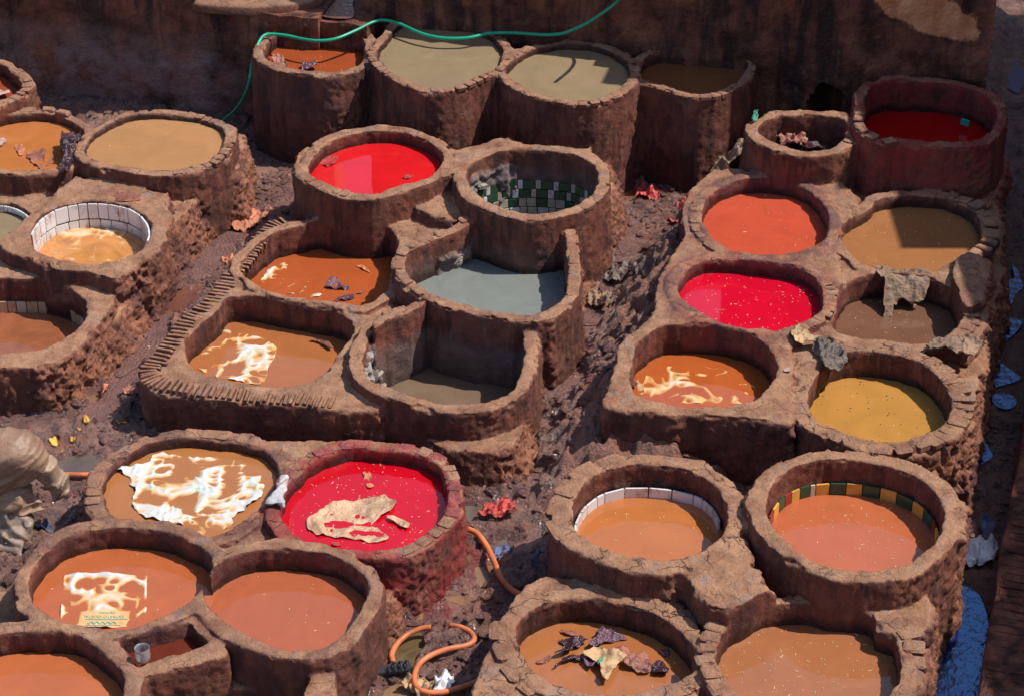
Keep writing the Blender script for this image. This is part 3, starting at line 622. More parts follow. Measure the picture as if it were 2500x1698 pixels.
# rubble inside the drained vats (left side walls)
for k, cx, cy, r, zz, amp in (('C6', *tr1((600,400),(930,1330),.35)[:2], .42, .52, .05), ('C2', *tr1((1100,0),(250,1230),.6)[:2], .30, .72, .035), ('C4', *tr1((600,400),(1400,650),.4)[:2], .22, .48, .035)):
    s = (np.hypot(x - cx, y - cy) < r + .06 * n1) & inner & (z < zz + .05 * n2)
    s[s] = np.abs(sd2(resample(OUT[k], 40), x[s], y[s])) < .05
    q = np.round(vn(x, y, z * 1.6, 12, 51) * 2) / 2
    disp = disp + np.where(s, amp * (.4 + q * .7 + .6 * n2), 0)
    TN[:, 0] = np.where(s, .9, TN[:, 0]); M[:, 0] = np.where(s, 0, M[:, 0])
V = V + N * disp[:, None].astype(np.float32)
N = vnormals(V, Q)
V = V.astype(np.float32); print('verts', len(V), 'quads', len(Q), round(time.time() - T0, 1))
fown = own[Q[:, 0]]
# faces that lie far below anything visible are dropped
keep = V[Q[:, 0], 2] > -.09
def piece(name, sel, parent=None, m=M_MAS):
    q = Q[sel]; u, inv = np.unique(q, return_inverse=True); q = inv.reshape(q.shape)
    me = np_mesh(name, V[u], q); me.normals_split_custom_set_from_vertices(N[u])
    add_attr(me, 'mask', M[u]); add_attr(me, 'tone', TN[u])
    return link(name, me, m, parent)
BLAB = {LB: 'long clay masonry block under the left edge vats, with an earth bank',
        CB: 'clay masonry block in the middle with a brick-edged left corner',
        FB: 'low clay masonry block at the front left under four round vats',
        RB: 'clay masonry block at the near right between two front vats',
        MB: 'clay masonry block on the right beside the shaded gutter',
        TB: 'dark low footing under the back row of vats'}
ROOT = {}; OBJ = {}
for i, n in enumerate(OWNERS):
    sel = (fown == i) & keep
    if not sel.any(): continue
    if 'block' in n:
        t = thing('masonry_block', BLAB[n], 'masonry block', (0, 15, 0), None); piece('masonry', sel, t); ROOT[n] = t
    elif n in VATS:
        c = OUT[n].mean(0)
        t = thing('dye_vat', LABELS[n][0], 'dye vat', (c[0], c[1], 0), 'dye vats of the tannery'); ROOT[n] = t
        piece('wall', sel, t)
    elif n == 'F6':
        t = thing('rinsing_basin', 'small square basin with dark water between three front left vats', 'basin', (*F6.mean(0), 0)); ROOT[n] = t; piece('wall', sel, t)
    elif n == 'F7':
        t = thing('dye_vat', 'low olive-brown vat with a pillar-like wall, cut off by the bottom edge', 'dye vat', (*F7.mean(0), 0), 'dye vats of the tannery'); ROOT[n] = t; piece('wall', sel, t)
print('pieces', round(time.time() - T0, 1))

def ngon(name, P, z, m, parent=None, kind=None):
    n = len(P); me = py_mesh(name, [(p[0], p[1], z) for p in P], [range(n)])
    if me.polygons[0].normal.z < 0: me.flip_normals()
    o = link(name, me, m, parent)
    if kind: o['kind'] = kind
    return o
for k, (o, zr, zl, w, lv, pts) in VATS.items():
    if k in ('T6',): continue
    P = OUT[k]; c = P.mean(0); G = c + (P - c) * 1.07
    if k == 'C2': continue
    sw = .22 if k in ('L5', 'L4') else .07
    ngon('liquid', G, zl, liquid_mat('dye_' + k, LABELS[k][1], swirl=sw), ROOT[k])
c = F6.mean(0); ngon('liquid', c + (F6 - c) * 1.1, .47, liquid_mat('basin_water', (110, 48, 34)), ROOT['F6'])
c = F7.mean(0); ngon('liquid', c + (F7 - c) * 1.05, .24, liquid_mat('vat_water_olive', (150, 112, 70)), ROOT['F7'])

# ------------------------------------------------------------------ ground, puddles
CHN = {}
def poly_at(o, pts, z, n=60): return resample(catmull(tr(o, pts, z), 5), n)
PUD = [
 ('orange', .035, poly_at((1100,400), [(1150,170),(1200,163),(1310,215),(1240,247),(1185,222)], .03)),
 ('tan', .03, poly_at((1100,400), [(1135,620),(1200,578),(1325,635),(1240,680),(1150,668)], .03)),
 ('brown', .02, poly_at((1100,400), [(900,1100),(880,1240),(830,1350),(715,1460),(850,1470),(900,1400),(930,1250),(960,1150),(1100,1070),(1000,1080)], .02)),
 ('grey', .02, poly_at((600,800), [(1480,1220),(1700,1245),(1880,1300),(1800,1365),(1600,1330),(1480,1320)], .02)),
 ('tan', .02, poly_at((600,1138), [(1190,1020),(1280,935),(1440,890),(1570,895),(1500,965),(1320,960),(1230,1060),(1110,1110)], .02)),
 ('olive', .02, poly_at((600,1138), [(1020,1210),(1130,1150),(1210,1160),(1180,1300),(1150,1360),(1030,1350)], .02)),
 ('tan', .02, poly_at((600,1138), [(940,1545),(1150,1485),(1240,1578),(1240,1700),(900,1700)], .02)),
 ('tan', .02, poly_at((600,1138), [(1580,700),(1690,700),(1650,825),(1590,830)], .02)),
 ('grey', .02, poly_at((600,1138), [(1700,550),(1800,520),(1830,560),(1760,620)], .02)),
 ('tan', .07, poly_at((0,400), [(1690,225),(1765,255),(1720,310),(1640,345)], .07)),
 ('brown', .06, poly_at((0,400), [(1180,900),(1370,850),(1310,990),(1180,1040),(1060,1095),(1120,1000)], .06)),
 ('brown', .06, poly_at((0,400), [(1560,470),(1720,440),(1730,480),(1600,520)], .06)),
 ('brown', .05, poly_at((0,800), [(850,200),(1010,195),(900,290),(830,290)], .05)),
 ('tan', .04, poly_at((0,800), [(640,480),(740,450),(700,530),(600,545)], .04)),
 ('grey', .03, poly_at((0,800), [(400,930),(680,905),(660,990),(440,1000)], .03)),
 ('stream', .03, poly_at((1100,400), [(1215,470),(1270,440),(1290,500),(1240,560),(1200,600),(1180,560)], .03)),
 ('stream', .03, poly_at((1100,400), [(1200,690),(1310,690),(1380,740),(1310,760),(1230,730)], .03)),
 ('stream', .03, poly_at((1100,400), [(1060,800),(1130,900),(1150,980),(1060,1080),(930,1090),(960,1000),(1080,980),(1030,880)], .03)),
 ('stream', .02, poly_at((1100,800), [(700,420),(860,340),(930,380),(900,470),(760,520),(640,500)], .02)),
 ('stream', .02, poly_at((1100,800), [(640,640),(760,690),(860,700),(800,760),(680,770)], .02)),
 ('stream', .02, poly_at((1100,800), [(520,1050),(640,990),(680,1010),(560,1110)], .02)),
 ('stream', .06, poly_at((0,400), [(1350,680),(1480,560),(1640,440),(1700,450),(1560,640),(1420,780),(1340,800)], .06)),
 ('stream', .05, poly_at((0,400), [(1100,1090),(1180,1060),(1160,1160),(1060,1280),(960,1380),(850,1450),(830,1400),(950,1260),(1040,1160)], .05)),
 ('stream', .04, poly_at((0,800), [(800,290),(960,280),(900,400),(830,500),(780,640),(640,620),(620,540),(740,470),(760,380)], .04)),
 ('stream', .02, poly_at((600,1138), [(1890,560),(1990,450),(2030,500),(1960,560),(1880,600)], .02)),
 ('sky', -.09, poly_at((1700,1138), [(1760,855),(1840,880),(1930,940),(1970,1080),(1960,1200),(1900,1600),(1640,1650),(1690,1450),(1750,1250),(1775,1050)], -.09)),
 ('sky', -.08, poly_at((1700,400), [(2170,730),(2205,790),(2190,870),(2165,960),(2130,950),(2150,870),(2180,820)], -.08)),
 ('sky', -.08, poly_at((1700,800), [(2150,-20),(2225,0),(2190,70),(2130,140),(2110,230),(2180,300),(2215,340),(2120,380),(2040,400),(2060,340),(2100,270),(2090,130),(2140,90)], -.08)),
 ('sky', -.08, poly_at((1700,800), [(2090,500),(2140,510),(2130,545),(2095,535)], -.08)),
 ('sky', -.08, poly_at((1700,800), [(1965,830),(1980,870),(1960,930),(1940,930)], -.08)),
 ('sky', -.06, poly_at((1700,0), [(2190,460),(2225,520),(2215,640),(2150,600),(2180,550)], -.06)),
]
CW = dict(orange=(170, 90, 40), tan=(150, 112, 78), brown=(128, 78, 62), grey=(118, 102, 92), olive=(110, 92, 60), sky=(20, 40, 105), stream=(138, 100, 92))  # sky: blue sky reflection painted into the gutter water's colour
gh = .0175
ax_ = np.arange(-6.3, 5.9, gh); ay_ = np.arange(9.6, 23.2, gh)
AX, AY = np.meshgrid(ax_, ay_, indexing='ij'); AX = AX.astype(np.float32); AY = AY.astype(np.float32)
MLEFT = resample(tr((1100,400), [(1600,330),(1600,500),(1500,640),(1420,790),(1400,900),(1380,1040),(1300,1120),(1210,1210),(1160,1350),(1120,1430),(1060,1577),(1033,1660),(1400,1707),(2300,1300),(2300,330)], .72), 80)
def mound(X, Y):
    m = np.zeros(X.shape, np.float32); s = (X > .2) & (X < 3) & (Y > 12.9) & (Y < 17.6)
    if s.any():
        d = np.maximum(sd2(MLEFT, X[s], Y[s]), 0) + .05 * vn(X[s], Y[s], f=5, seed=71)
        m[s] = np.exp(-(d / .40) ** 2) * sstep(13.0, 13.5, Y[s]) * sstep(17.5, 16.8, Y[s])
    return m
def gheight(X, Y):
    c = vn(X, Y, f=2.1, seed=60); X2 = X + .04 * vn(X, Y, f=5, seed=66); Y2 = Y + .04 * vn(X, Y, f=5, seed=67); m1 = vn(X2, Y2, f=6.5, seed=61); m2 = vn(X2, Y2, f=15, seed=62); m3 = vn(X2, Y2, f=32, seed=63)
    am = .55 + .45 * vn(X, Y, f=.9, seed=64)
    g = .045 + .02 * c + am * (.030 * m1 + .034 * m2 + .026 * m3 + .034 * (1 - 2 * np.abs(vn(X2, Y2, f=10, seed=65))) + .020 * (1 - 2 * np.abs(vn(X2, Y2, f=24, seed=68))))
    g = g + mound(X, Y) * (.42 + .05 * m1 + .03 * m2)
    # left channel lies a little higher, gutter on the right lower
    g = g + .04 * sstep(-.6, -1.8, X - (Y - 15) * .25) * sstep(13.5, 15, Y)
    gx_ = X - (2.93 + (Y - 11) * .238)
    g = g - .16 * sstep(-.22, .05, gx_)
    return g
GZ = gheight(AX, AY)
for nm, zz, P in PUD:
    lo = P.min(0) - .25; hi = P.max(0) + .25
    i = slice(*np.searchsorted(ax_, [lo[0], hi[0]])); j = slice(*np.searchsorted(ay_, [lo[1], hi[1]]))
    d = sd2(P, AX[i, j], AY[i, j]) + .03 * vn(AX[i, j], AY[i, j], f=14, seed=70)
    t = sstep(.07, -.03, d)
    GZ[i, j] = GZ[i, j] * (1 - t) + (zz - .025) * t
    ring = sstep(.10, .03, np.abs(d - .05)); GZ[i, j] = np.where(d > 0, np.maximum(GZ[i, j], zz + .006 * ring), GZ[i, j])
GM = np.zeros((*AX.shape, 4), np.float32)
r1 = tr1((600,800), (1250,1450), 0)
for c_x, c_y, rr in ((*tr1((600,1138), (1500,700), 0)[:2], .30), (*tr1((1100,400), (1400,180), 0)[:2], .22), (*tr1((600,1138), (1320,1020), 0)[:2], .2)):
    GM[..., 2] = np.maximum(GM[..., 2], sstep(rr, rr * .3, np.hypot(AX - c_x, AY - c_y)))
GM[..., 1] = sstep(.25, .6, mound(AX, AY)) * .9
GM[..., 0] = sstep(-.15, .1, AX - (2.93 + (AY - 11) * .238)) * .8
lc = tr((0,400), [(1700,300),(1250,850),(900,1400)], .05)
for (ax0, ay0), (bx0, by0) in zip(lc[:-1], lc[1:]):
    t = np.clip(((AX - ax0) * (bx0 - ax0) + (AY - ay0) * (by0 - ay0)) / ((bx0 - ax0) ** 2 + (by0 - ay0) ** 2), 0, 1)
    GM[..., 0] = np.maximum(GM[..., 0], sstep(.3, .1, np.hypot(AX - ax0 - t * (bx0 - ax0), AY - ay0 - t * (by0 - ay0))))
nxg, nyg = AX.shape
ii = np.clip(((AX - X0) / H_).astype(int), 0, NX - 1); jj = np.clip(((AY - Y0) / H_).astype(int), 0, NY - 1)
oc = OCC[ii, jj] & (AX > X0) & (AX < X0 + 10) & (AY > Y0) & (AY < Y0 + 11)
k = np.arange(nxg * nyg).reshape(nxg, nyg)
q = np.stack([k[:-1, :-1], k[1:, :-1], k[1:, 1:], k[:-1, 1:]], -1)
for k_ in VATS:
    lo = OUT[k_].min(0); hi = OUT[k_].max(0); i_ = slice(*np.searchsorted(ax_, [lo[0], hi[0]])); j_ = slice(*np.searchsorted(ay_, [lo[1], hi[1]]))
    if VATS[k_][3]: oc[i_, j_] |= sd2(resample(OUT[k_], 36), AX[i_, j_], AY[i_, j_]) < -.03
oc[:, :] |= sd2(F7, AX, AY) < -.03
hid = oc[:-1, :-1] & oc[1:, :-1] & oc[1:, 1:] & oc[:-1, 1:]
q = q[~hid].reshape(-1, 4); u, inv = np.unique(q, return_inverse=True)
GVV = np.stack([AX.ravel(), AY.ravel(), GZ.ravel()], 1)[u]
gm = np_mesh('ground', GVV, inv.reshape(q.shape)); add_attr(gm, 'mask', GM.reshape(-1, 4)[u])
meta(link('ground', gm, M_MUD), kind='structure')
# wide plain yard floor continuing past the detailed part
e_ = py_mesh('yard', [(-60, -20, -.13), (60, -20, -.13), (60, 90, -.13), (-60, 90, -.13)], [(0, 1, 2, 3)]); meta(link('yard', e_, M_MUD), kind='structure')
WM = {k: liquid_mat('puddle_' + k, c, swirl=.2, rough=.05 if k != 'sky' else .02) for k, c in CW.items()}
def ripple(m, sc, st):
    t = m.node_tree; bs = t.nodes['Principled BSDF']
    n = t.nodes.new('ShaderNodeTexNoise'); n.inputs['Scale'].default_value = sc; n.inputs['Detail'].default_value = 4
    g = t.nodes.new('ShaderNodeNewGeometry'); t.links.new(g.outputs['Position'], n.inputs['Vector'])
    bm_ = t.nodes.new('ShaderNodeBump'); bm_.inputs['Strength'].default_value = st; bm_.inputs['Distance'].default_value = .035
    t.links.new(n.outputs['Fac'], bm_.inputs['Height']); t.links.new(bm_.outputs[0], bs.inputs['Normal'])
ripple(WM['stream'], 42, .9); ripple(WM['sky'], 14, .3); ripple(WM['grey'], 18, .25); ripple(WM['brown'], 22, .3); ripple(WM['tan'], 22, .2)
WM['sky'].node_tree.nodes['Principled BSDF'].inputs['Specular Tint'].default_value = (.35, .60, 1, 1); WM['sky'].node_tree.nodes['Principled BSDF'].inputs['IOR'].default_value = 3.2  # blue tint strengthens the sky's reflection in the gutter
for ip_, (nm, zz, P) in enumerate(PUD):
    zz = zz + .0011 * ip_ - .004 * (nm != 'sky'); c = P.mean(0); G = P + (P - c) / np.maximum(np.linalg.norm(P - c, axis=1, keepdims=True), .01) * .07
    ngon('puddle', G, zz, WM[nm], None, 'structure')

# loose clods and rubble lying in the channels (nobody could count them)
rr_ = np.random.RandomState(3); NC = 11000
cxy = np.stack([rr_.uniform(-5.6, 4.2, NC * 6), rr_.uniform(10.2, 21.5, NC * 6)], 1)
ic = ((cxy[:, 0] - ax_[0]) / gh).astype(int); jc = ((cxy[:, 1] - ay_[0]) / gh).astype(int)
den = vn(cxy[:, 0], cxy[:, 1], f=1.3, seed=77) + .5 * vn(cxy[:, 0], cxy[:, 1], f=4, seed=78)
okc = ~oc[ic, jc] & (den > rr_.uniform(-.9, .9, len(cxy)))
for nm, zz_, P in PUD: okc &= sd2(P, cxy[:, 0], cxy[:, 1]) > -.02
cxy = cxy[okc][:NC]; ic = ic[okc][:NC]; jc = jc[okc][:NC]; n_c = len(cxy)
ico = np.array([(0, 0, 1), (.9, 0, .3), (.28, .85, .3), (-.72, .53, .3), (-.72, -.53, .3), (.28, -.85, .3), (.72, .53, -.4), (-.28, .85, -.4), (-.9, 0, -.4), (-.28, -.85, -.4), (.72, -.53, -.4)], np.float32)
icf = np.array([(0, 1, 2), (0, 2, 3), (0, 3, 4), (0, 4, 5), (0, 5, 1), (1, 6, 2), (2, 7, 3), (3, 8, 4), (4, 9, 5), (5, 10, 1), (6, 7, 2), (7, 8, 3), (8, 9, 4), (9, 10, 5), (10, 6, 1)])
sz_ = (.009 + .042 * rr_.random_sample(n_c) ** 3)[:, None, None]
VC = ico[None] * (1 + .45 * rr_.uniform(-1, 1, (n_c, 11, 3))) * sz_ * rr_.uniform(.6, 1.5, (n_c, 1, 3))
an = rr_.uniform(0, 6.28, n_c); ca, sa = np.cos(an)[:, None], np.sin(an)[:, None]
VC = np.stack([VC[..., 0] * ca - VC[..., 1] * sa + cxy[:, :1], VC[..., 0] * sa + VC[..., 1] * ca + cxy[:, 1:], VC[..., 2] * .7 + (GZ[ic, jc] + .004)[:, None]], -1)
FC = (icf[None] + 11 * np.arange(n_c)[:, None, None]).reshape(-1, 3)
cm_ = np_mesh('clods', VC.reshape(-1, 3), FC, smooth=False); cmk = np.zeros((n_c * 11, 4), np.float32)
cmk[:, 0] = np.repeat(rr_.random_sample(n_c) > .45, 11) * .9; cmk[:, 2] = np.repeat(rr_.random_sample(n_c) > .93, 11) * .8; add_attr(cm_, 'mask', cmk)
meta(link('clods', cm_, M_MUD), 'loose muddy clods and hide scrapings scattered along the channels', 'clods', kind='stuff')

# ------------------------------------------------------------------ back walls, terrace, walkway
def wall_grid(name, A, B, z0, z1, m, thick=.4, res=.025, amp=.03, hole=None, parent=None, topfn=None):
    """upright rough wall from A to B (plan points), front face towards the viewer, closed with a top, ends and a back"""
    A = np.array(A, float); B = np.array(B, float); L = np.linalg.norm(B - A); d = (B - A) / L; nrm = np.array([d[1], -d[0]])
    if nrm[1] > 0: nrm = -nrm
    nu = int(L / res) + 1; nv = int((z1 - z0) / res) + 1
    U, Vv = np.meshgrid(np.linspace(0, L, nu), np.linspace(0, 1, nv), indexing='ij')
    ztop = z1 + (0 if topfn is None else topfn(U)) + .012 * vn(U, U * 0, f=7, seed=80)
    Zz = z0 + Vv * (ztop - z0)
    Xp = A[0] + d[0] * U; Yp = A[1] + d[1] * U
    q = vn(Xp, Yp, Zz, 2.3, 81) * amp + vn(Xp, Yp, Zz, 8, 82) * amp * .6 + vn(Xp, Yp, Zz, 20, 83) * amp * .35
    if hole is not None: q = q - hole(U, Zz)
    fr = np.stack([Xp + nrm[0] * q, Yp + nrm[1] * q, Zz], -1)
    tb = np.stack([Xp[:, -1] - nrm[0] * thick, Yp[:, -1] - nrm[1] * thick, Zz[:, -1]], -1)[:, None]
    bb = tb.copy(); bb[..., 2] = z0
    G = np.concatenate([fr, tb, bb], 1); nv2 = nv + 2
    k = np.arange(nu * nv2).reshape(nu, nv2)
    F_ = np.stack([k[:-1, :-1], k[1:, :-1], k[1:, 1:], k[:-1, 1:]], -1).reshape(-1, 4)
    V_ = G.reshape(-1, 3)
    ends = [list(k[0, :][::-1]), list(k[-1, :])]
    me = py_mesh(name, V_, [tuple(f) for f in F_] + [tuple(e) for e in ends], True)
    import bmesh
    bm = bmesh.new(); bm.from_mesh(me); bmesh.ops.recalc_face_normals(bm, faces=bm.faces)
    for ed in bm.edges:
        if len(ed.link_faces) == 2 and ed.calc_face_angle(0) > .9: ed.smooth = False
    bm.to_mesh(me); bm.free()
    return link(name, me, m, parent)
def line_at(p0, p1, x): return p0[1] + (x - p0[0]) * (p1[1] - p0[1]) / (p1[0] - p0[0])
WRA, WRB = (-1.14, 20.20), (4.57, 18.80)
hc = at(1700 + 850 / ZM, 700 / ZM, .55)
hu = math.hypot(hc[0] - -1.5, line_at(WRA, WRB, hc[0]) - line_at(WRA, WRB, -1.5))
def hole(U, Zz):
    r = np.hypot((U - hu) / .17, (Zz - .62) / .30) + .25 * vn(U, Zz, f=9, seed=90)
    return .45 * sstep(1.05, .75, r)
wr = thing('back_wall', 'tall dark stained wall behind the back row, painted orange sunlight patch near its right end', 'wall', (-1.14, 20.3, 0))
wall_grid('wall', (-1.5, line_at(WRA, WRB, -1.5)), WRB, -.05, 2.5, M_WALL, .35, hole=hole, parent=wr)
for xa_, xb_, zt_ in ((2.2, 2.6, 3.2), (2.6, 3.0, 3.6), (3.0, 3.5, 4.2), (3.5, WRB[0], 5.1)):
    wall_grid('upper_wall', (xa_, line_at(WRA, WRB, xa_)), (xb_, line_at(WRA, WRB, xb_)), 2.5, zt_, M_WALL, .35, parent=wr)
WLA, WLB = (-5.07, 20.67), (-3.01, 20.21)
xl = at(476, 10, 1.3)[0]
wl = thing('back_wall', 'long black-streaked wall behind the left vats, pale worn plaster along its foot', 'wall', (-5, 20.7, 0))
wall_grid('wall', (-8.5, line_at(WLA, WLB, -8.5)), (xl, line_at(WLA, WLB, xl)), -.05, 2.4, M_WALL, .3, parent=wl)
# terrace with the upper vat
TER = 1.27
te = thing('upper_terrace', 'raised stained masonry terrace at the top left holding a cut-off vat', 'terrace', (xl, 20.4, 0))
xr = at(771, 60, TER)[0]
wall_grid('wall', (xl - .25, line_at(WLA, WLB, xl) + .05), (xr, line_at(WLA, WLB, xr) - .015), -.05, TER, M_WALL, 2.8, parent=te,
          topfn=lambda U: -.035 * sstep(.55, .75, U / U.max()))
xq = at(905, 70, 1.2)[0]
la_ = at(600 + 490 / ZM, 145 / ZM, 1.19); lb_ = at(600 + 900 / ZM, 190 / ZM, 1.19)
lx = -1.46; ly = line_at(la_, lb_, lx)
wall_grid('ledge', (xr - .12, line_at(la_, lb_, xr - .12)), (lx, ly), -.05, 1.19, M_WALL, 2.6, parent=te)
rim = []
cx, cy = at(625, -45, TER)
th = np.linspace(0, 2 * math.pi, 64, endpoint=False)
Vr = []; Fr = []
for i, t in enumerate(th):
    w1 = 1 + .03 * math.sin(5 * t); 
    for r_, z_ in ((.62, TER - .2), (.62, TER + .035), (.65, TER + .055), (.78, TER + .05), (.81, TER + .02), (.81, TER - .05)):
        Vr.append((cx + r_ * w1 * math.cos(t) * 1.12, cy + r_ * w1 * math.sin(t), z_ + .008 * math.sin(9 * t)))
for i in range(64):
    for j in range(5): a = i * 6 + j; b = ((i + 1) % 64) * 6 + j; Fr.append((a, b, b + 1, a + 1))
tv = thing('dye_vat', 'vat of pale tan liquid high on the terrace at the top edge', 'dye vat', (cx, cy, TER), 'dye vats of the tannery')
link('wall', py_mesh('wall', Vr, Fr, True), M_STONE, tv)
ngon('liquid', [(cx + .66 * 1.12 * math.cos(t), cy + .66 * math.sin(t)) for t in th], TER + .0, liquid_mat('dye_T0', (196, 168, 120)), tv)
# wet red sheet on the terrace floor
ngon('puddle', poly_at((600,0), [(470,-60),(760,-80),(735,30),(735,130),(560,130),(490,80)], 1.2), 1.215, WM['brown'], None, 'structure')

# walkway along the right edge, ridged with plastered brick courses
wk0 = at(2392, 1698, .30); wk1 = at(2480, 1138, .30); dv = np.array([wk1[0] - wk0[0], wk1[1] - wk0[1]]); dv /= np.linalg.norm(dv); nv_ = np.array([dv[1], -dv[0]])
wkn = thing('gutter_wall', 'long low brick-topped wall along the right edge of the picture, in shade beyond the gutter', 'low wall', (wk0[0], wk0[1], 0))
A_ = np.array(wk0) - dv * 1.2; B_ = np.array(wk0) + dv * 13
Uu, Ww = np.meshgrid(np.arange(0, 14.2, .03), np.linspace(0, 1, 40), indexing='ij')
nW = Ww.shape[1]
wd = np.minimum(Ww * 3, 1)
prof = np.where(Ww < .25, Ww / .25, 1.0)
off = np.where(Ww < .25, 0.0, (Ww - .25) / .75 * 1.3) + .02 * vn(Uu, Ww * 3, f=3, seed=95)
zz = -.2 + .50 * prof + np.where(Ww >= .25, .010 * vn(Uu, off, f=6, seed=96), 0)
PX = A_[0] + dv[0] * Uu + nv_[0] * off; PY = A_[1] + dv[1] * Uu + nv_[1] * off
k = np.arange(PX.size).reshape(PX.shape); F_ = np.stack([k[:-1, :-1], k[1:, :-1], k[1:, 1:], k[:-1, 1:]], -1).reshape(-1, 4)
me = np_mesh('wall', np.stack([PX.ravel(), PY.ravel(), zz.ravel()], 1), F_)
link('wall', me, M_WALL, wkn)
BV = [box_mesh('brick%d' % i, i, .06, .10) for i in range(8)]
for b_m in BV: b_m.materials.append(M_STONE)
def put_box(name, me, c, dims, ang, parent=None, tilt=(0, 0), col=None):
    o = bpy.data.objects.new(name, me); COL.objects.link(o)
    o.location = c; o.scale = dims; o.rotation_euler = (tilt[0], tilt[1], ang)
    if parent is not None: o.parent = parent; o.matrix_parent_inverse = Matrix.Translation(-Vector(parent.location))
    return o
wa = math.atan2(dv[1], dv[0])
BVD = []
for b_m in BV[:5]:
    q_ = b_m.copy(); q_.materials.clear(); q_.materials.append(M_WALL); BVD.append(q_)
for i in range(110):
    s = 1.1 + i * .085; p = A_ + dv * s + nv_ * (.17 + R.uniform(-.012, .012))
    put_box('brick', R.choice(BVD), (p[0], p[1], .282 + R.uniform(-.004, .006)), (.076, .30, .05), wa + R.uniform(-.03, .03), wkn)

# ------------------------------------------------------------------ neighbouring buildings (outside the frame: they shade and mirror)
def wbox(name, lab, x0, x1, y0, y1, h, m, extra=()):
    t = thing(name, lab, 'building', ((x0 + x1) / 2, (y0 + y1) / 2, 0))
    V_ = []; F_ = []
    for (a0, a1, c0, c1, z0_, z1_) in ((x0, x1, y0, y1, -.2, h), *extra):
        n = len(V_)
        V_ += [(a0, c0, z0_), (a1, c0, z0_), (a1, c1, z0_), (a0, c1, z0_), (a0, c0, z1_), (a1, c0, z1_), (a1, c1, z1_), (a0, c1, z1_)]
        F_ += [tuple(n + v for v in f) for f in ((3, 2, 1, 0), (4, 5, 6, 7), (0, 1, 5, 4), (1, 2, 6, 5), (2, 3, 7, 6), (3, 0, 4, 7))]
    link('walls', py_mesh('walls', V_, F_), m, t); return t
M_BLD = plain('ochre_render', (.42, .30, .19), .9, .3, 3, .2)
wbox('building', 'tall ochre building across the yard behind the back wall', -26, -3.55, 38, 40, 13.5, M_BLD)
wbox('building', 'ochre building with a stepped roof behind the right part of the yard', -2.1, 30, 38, 40, 13.1, M_BLD, ((3.2, 4.6, 38.2, 39.6, 13.1, 13.7), (9, 12, 38.2, 39.6, 13.1, 13.9)))

sx = ((7, 12, 9.0, 12.1, -.2, 6.2), (7, 12, 12.1, 13.3, -.2, 5.75), (7, 12, 13.3, 15.25, -.2, 5.25), (7, 12, 15.25, 16.25, -.2, 5.72), (7, 12, 16.25, 16.66, -.2, 5.2), (7, 12, 16.66, 17.55, -.2, 6.1), (7, 12, 17.55, 23.4, -.2, 6.95))
wbox('building', 'ochre building with an uneven parapet to the right of the gutter', 7, 12, 2, 9.0, 6.4, M_BLD, sx)

# ------------------------------------------------------------------ rim stones, brick edging, tiles
def ang_pts(P, a0, a1, n, c=None):
    """points and outward normals along outline P between two plan angles (deg, ccw)"""
    c = P.mean(0) if c is None else c
    A = np.degrees(np.arctan2(P[:, 1] - c[1], P[:, 0] - c[0]))
    out = []
    for i in range(n):
        a = a0 + (a1 - a0) * i / max(n - 1, 1)
        k = np.argmin(np.abs((A - a + 180) % 360 - 180)); kn = (k + 1) % len(P); kp = (k - 1) % len(P)
        t = P[kn] - P[kp]; t = t / np.linalg.norm(t); nr = np.array([t[1], -t[0]])
        if np.dot(nr, P[k] - c) < 0: nr = -nr
        out.append((P[k], nr, a))
    return out
FINE = {k: resample(OUT[k], 360) for k in OUT}
STONE = [box_mesh('stone%d' % i, 20 + i, .10, .13) for i in range(10)]
for b_m in STONE: b_m.materials.append(M_STONE)
M_REDST = plain('red_stained_stone', (.30, .075, .07), .7, 1.0, 30, .45, .3, .03)
STONE_R = []
for b_m in STONE[:6]:
    q_ = b_m.copy(); q_.materials.clear(); q_.materials.append(M_REDST); STONE_R.append(q_)
def stones(k, a0, a1, wf=.92, ln=.105, rise=.016, h=.055, gap=.012, red=0, name='rim_stone', ww=None, z=None, jit=1.0, shift=0.0):
    o, zr, zl, w, lv, pts = VATS[k]; P = FINE[k]; w = ww or w; zr = z or zr
    L = 0; samp = ang_pts(P, a0, a1, 240); nxt = 0; prev = samp[0][0] + samp[0][1] * w / 2
    acc = 0.0; ll = ln * R.uniform(.7, 1.3)
    for p, nr, a in samp:
        q_ = p + nr * (w / 2 + .004 + shift); acc += np.linalg.norm(q_ - prev); prev = q_
        if acc >= ll:
            ang = math.atan2(nr[1], nr[0]) + R.uniform(-.08, .08) * jit
            hh = h * R.uniform(.8, 1.2); zt = zr + rise * R.uniform(.3, 1.0)
            me = R.choice(STONE_R if R.random() < red else STONE)
            d_ = R.uniform(-.008, .008) * jit
            put_box(name, me, (q_[0] + nr[0] * d_, q_[1] + nr[1] * d_, zt - hh / 2), (w * wf * R.uniform(.88, 1.05), ll - gap, hh), ang, ROOT[k], (R.uniform(-.05, .05) * jit, R.uniform(-.05, .05) * jit))
            acc = 0.0; ll = ln * R.uniform(.7, 1.35)
stones('T1', 110, 262); stones('T2', 150, 395); stones('T3', 120, 400, rise=.02); stones('T4', 200, 372, rise=.014)
stones('T6', 320, 350, ln=.09); stones('T5', 178, 232, ln=.12, rise=.03, h=.09)
stones('L1', -75, 75, ln=.09, rise=.012); stones('L1', 100, 128, rise=.01); stones('L2', 46, 150, ln=.19, rise=.05, h=.17, gap=.015, jit=1.4, name='rim_block')
stones('L0', -60, 60); stones('C4', 120, 235, ln=.13, rise=.012); stones('C4', 100, 122, ln=.2, rise=.05, h=.07, shift=.03); stones('C4', -50, 40, ln=.16, rise=.008)
stones('C4', 240, 310, ln=.17, rise=.008)
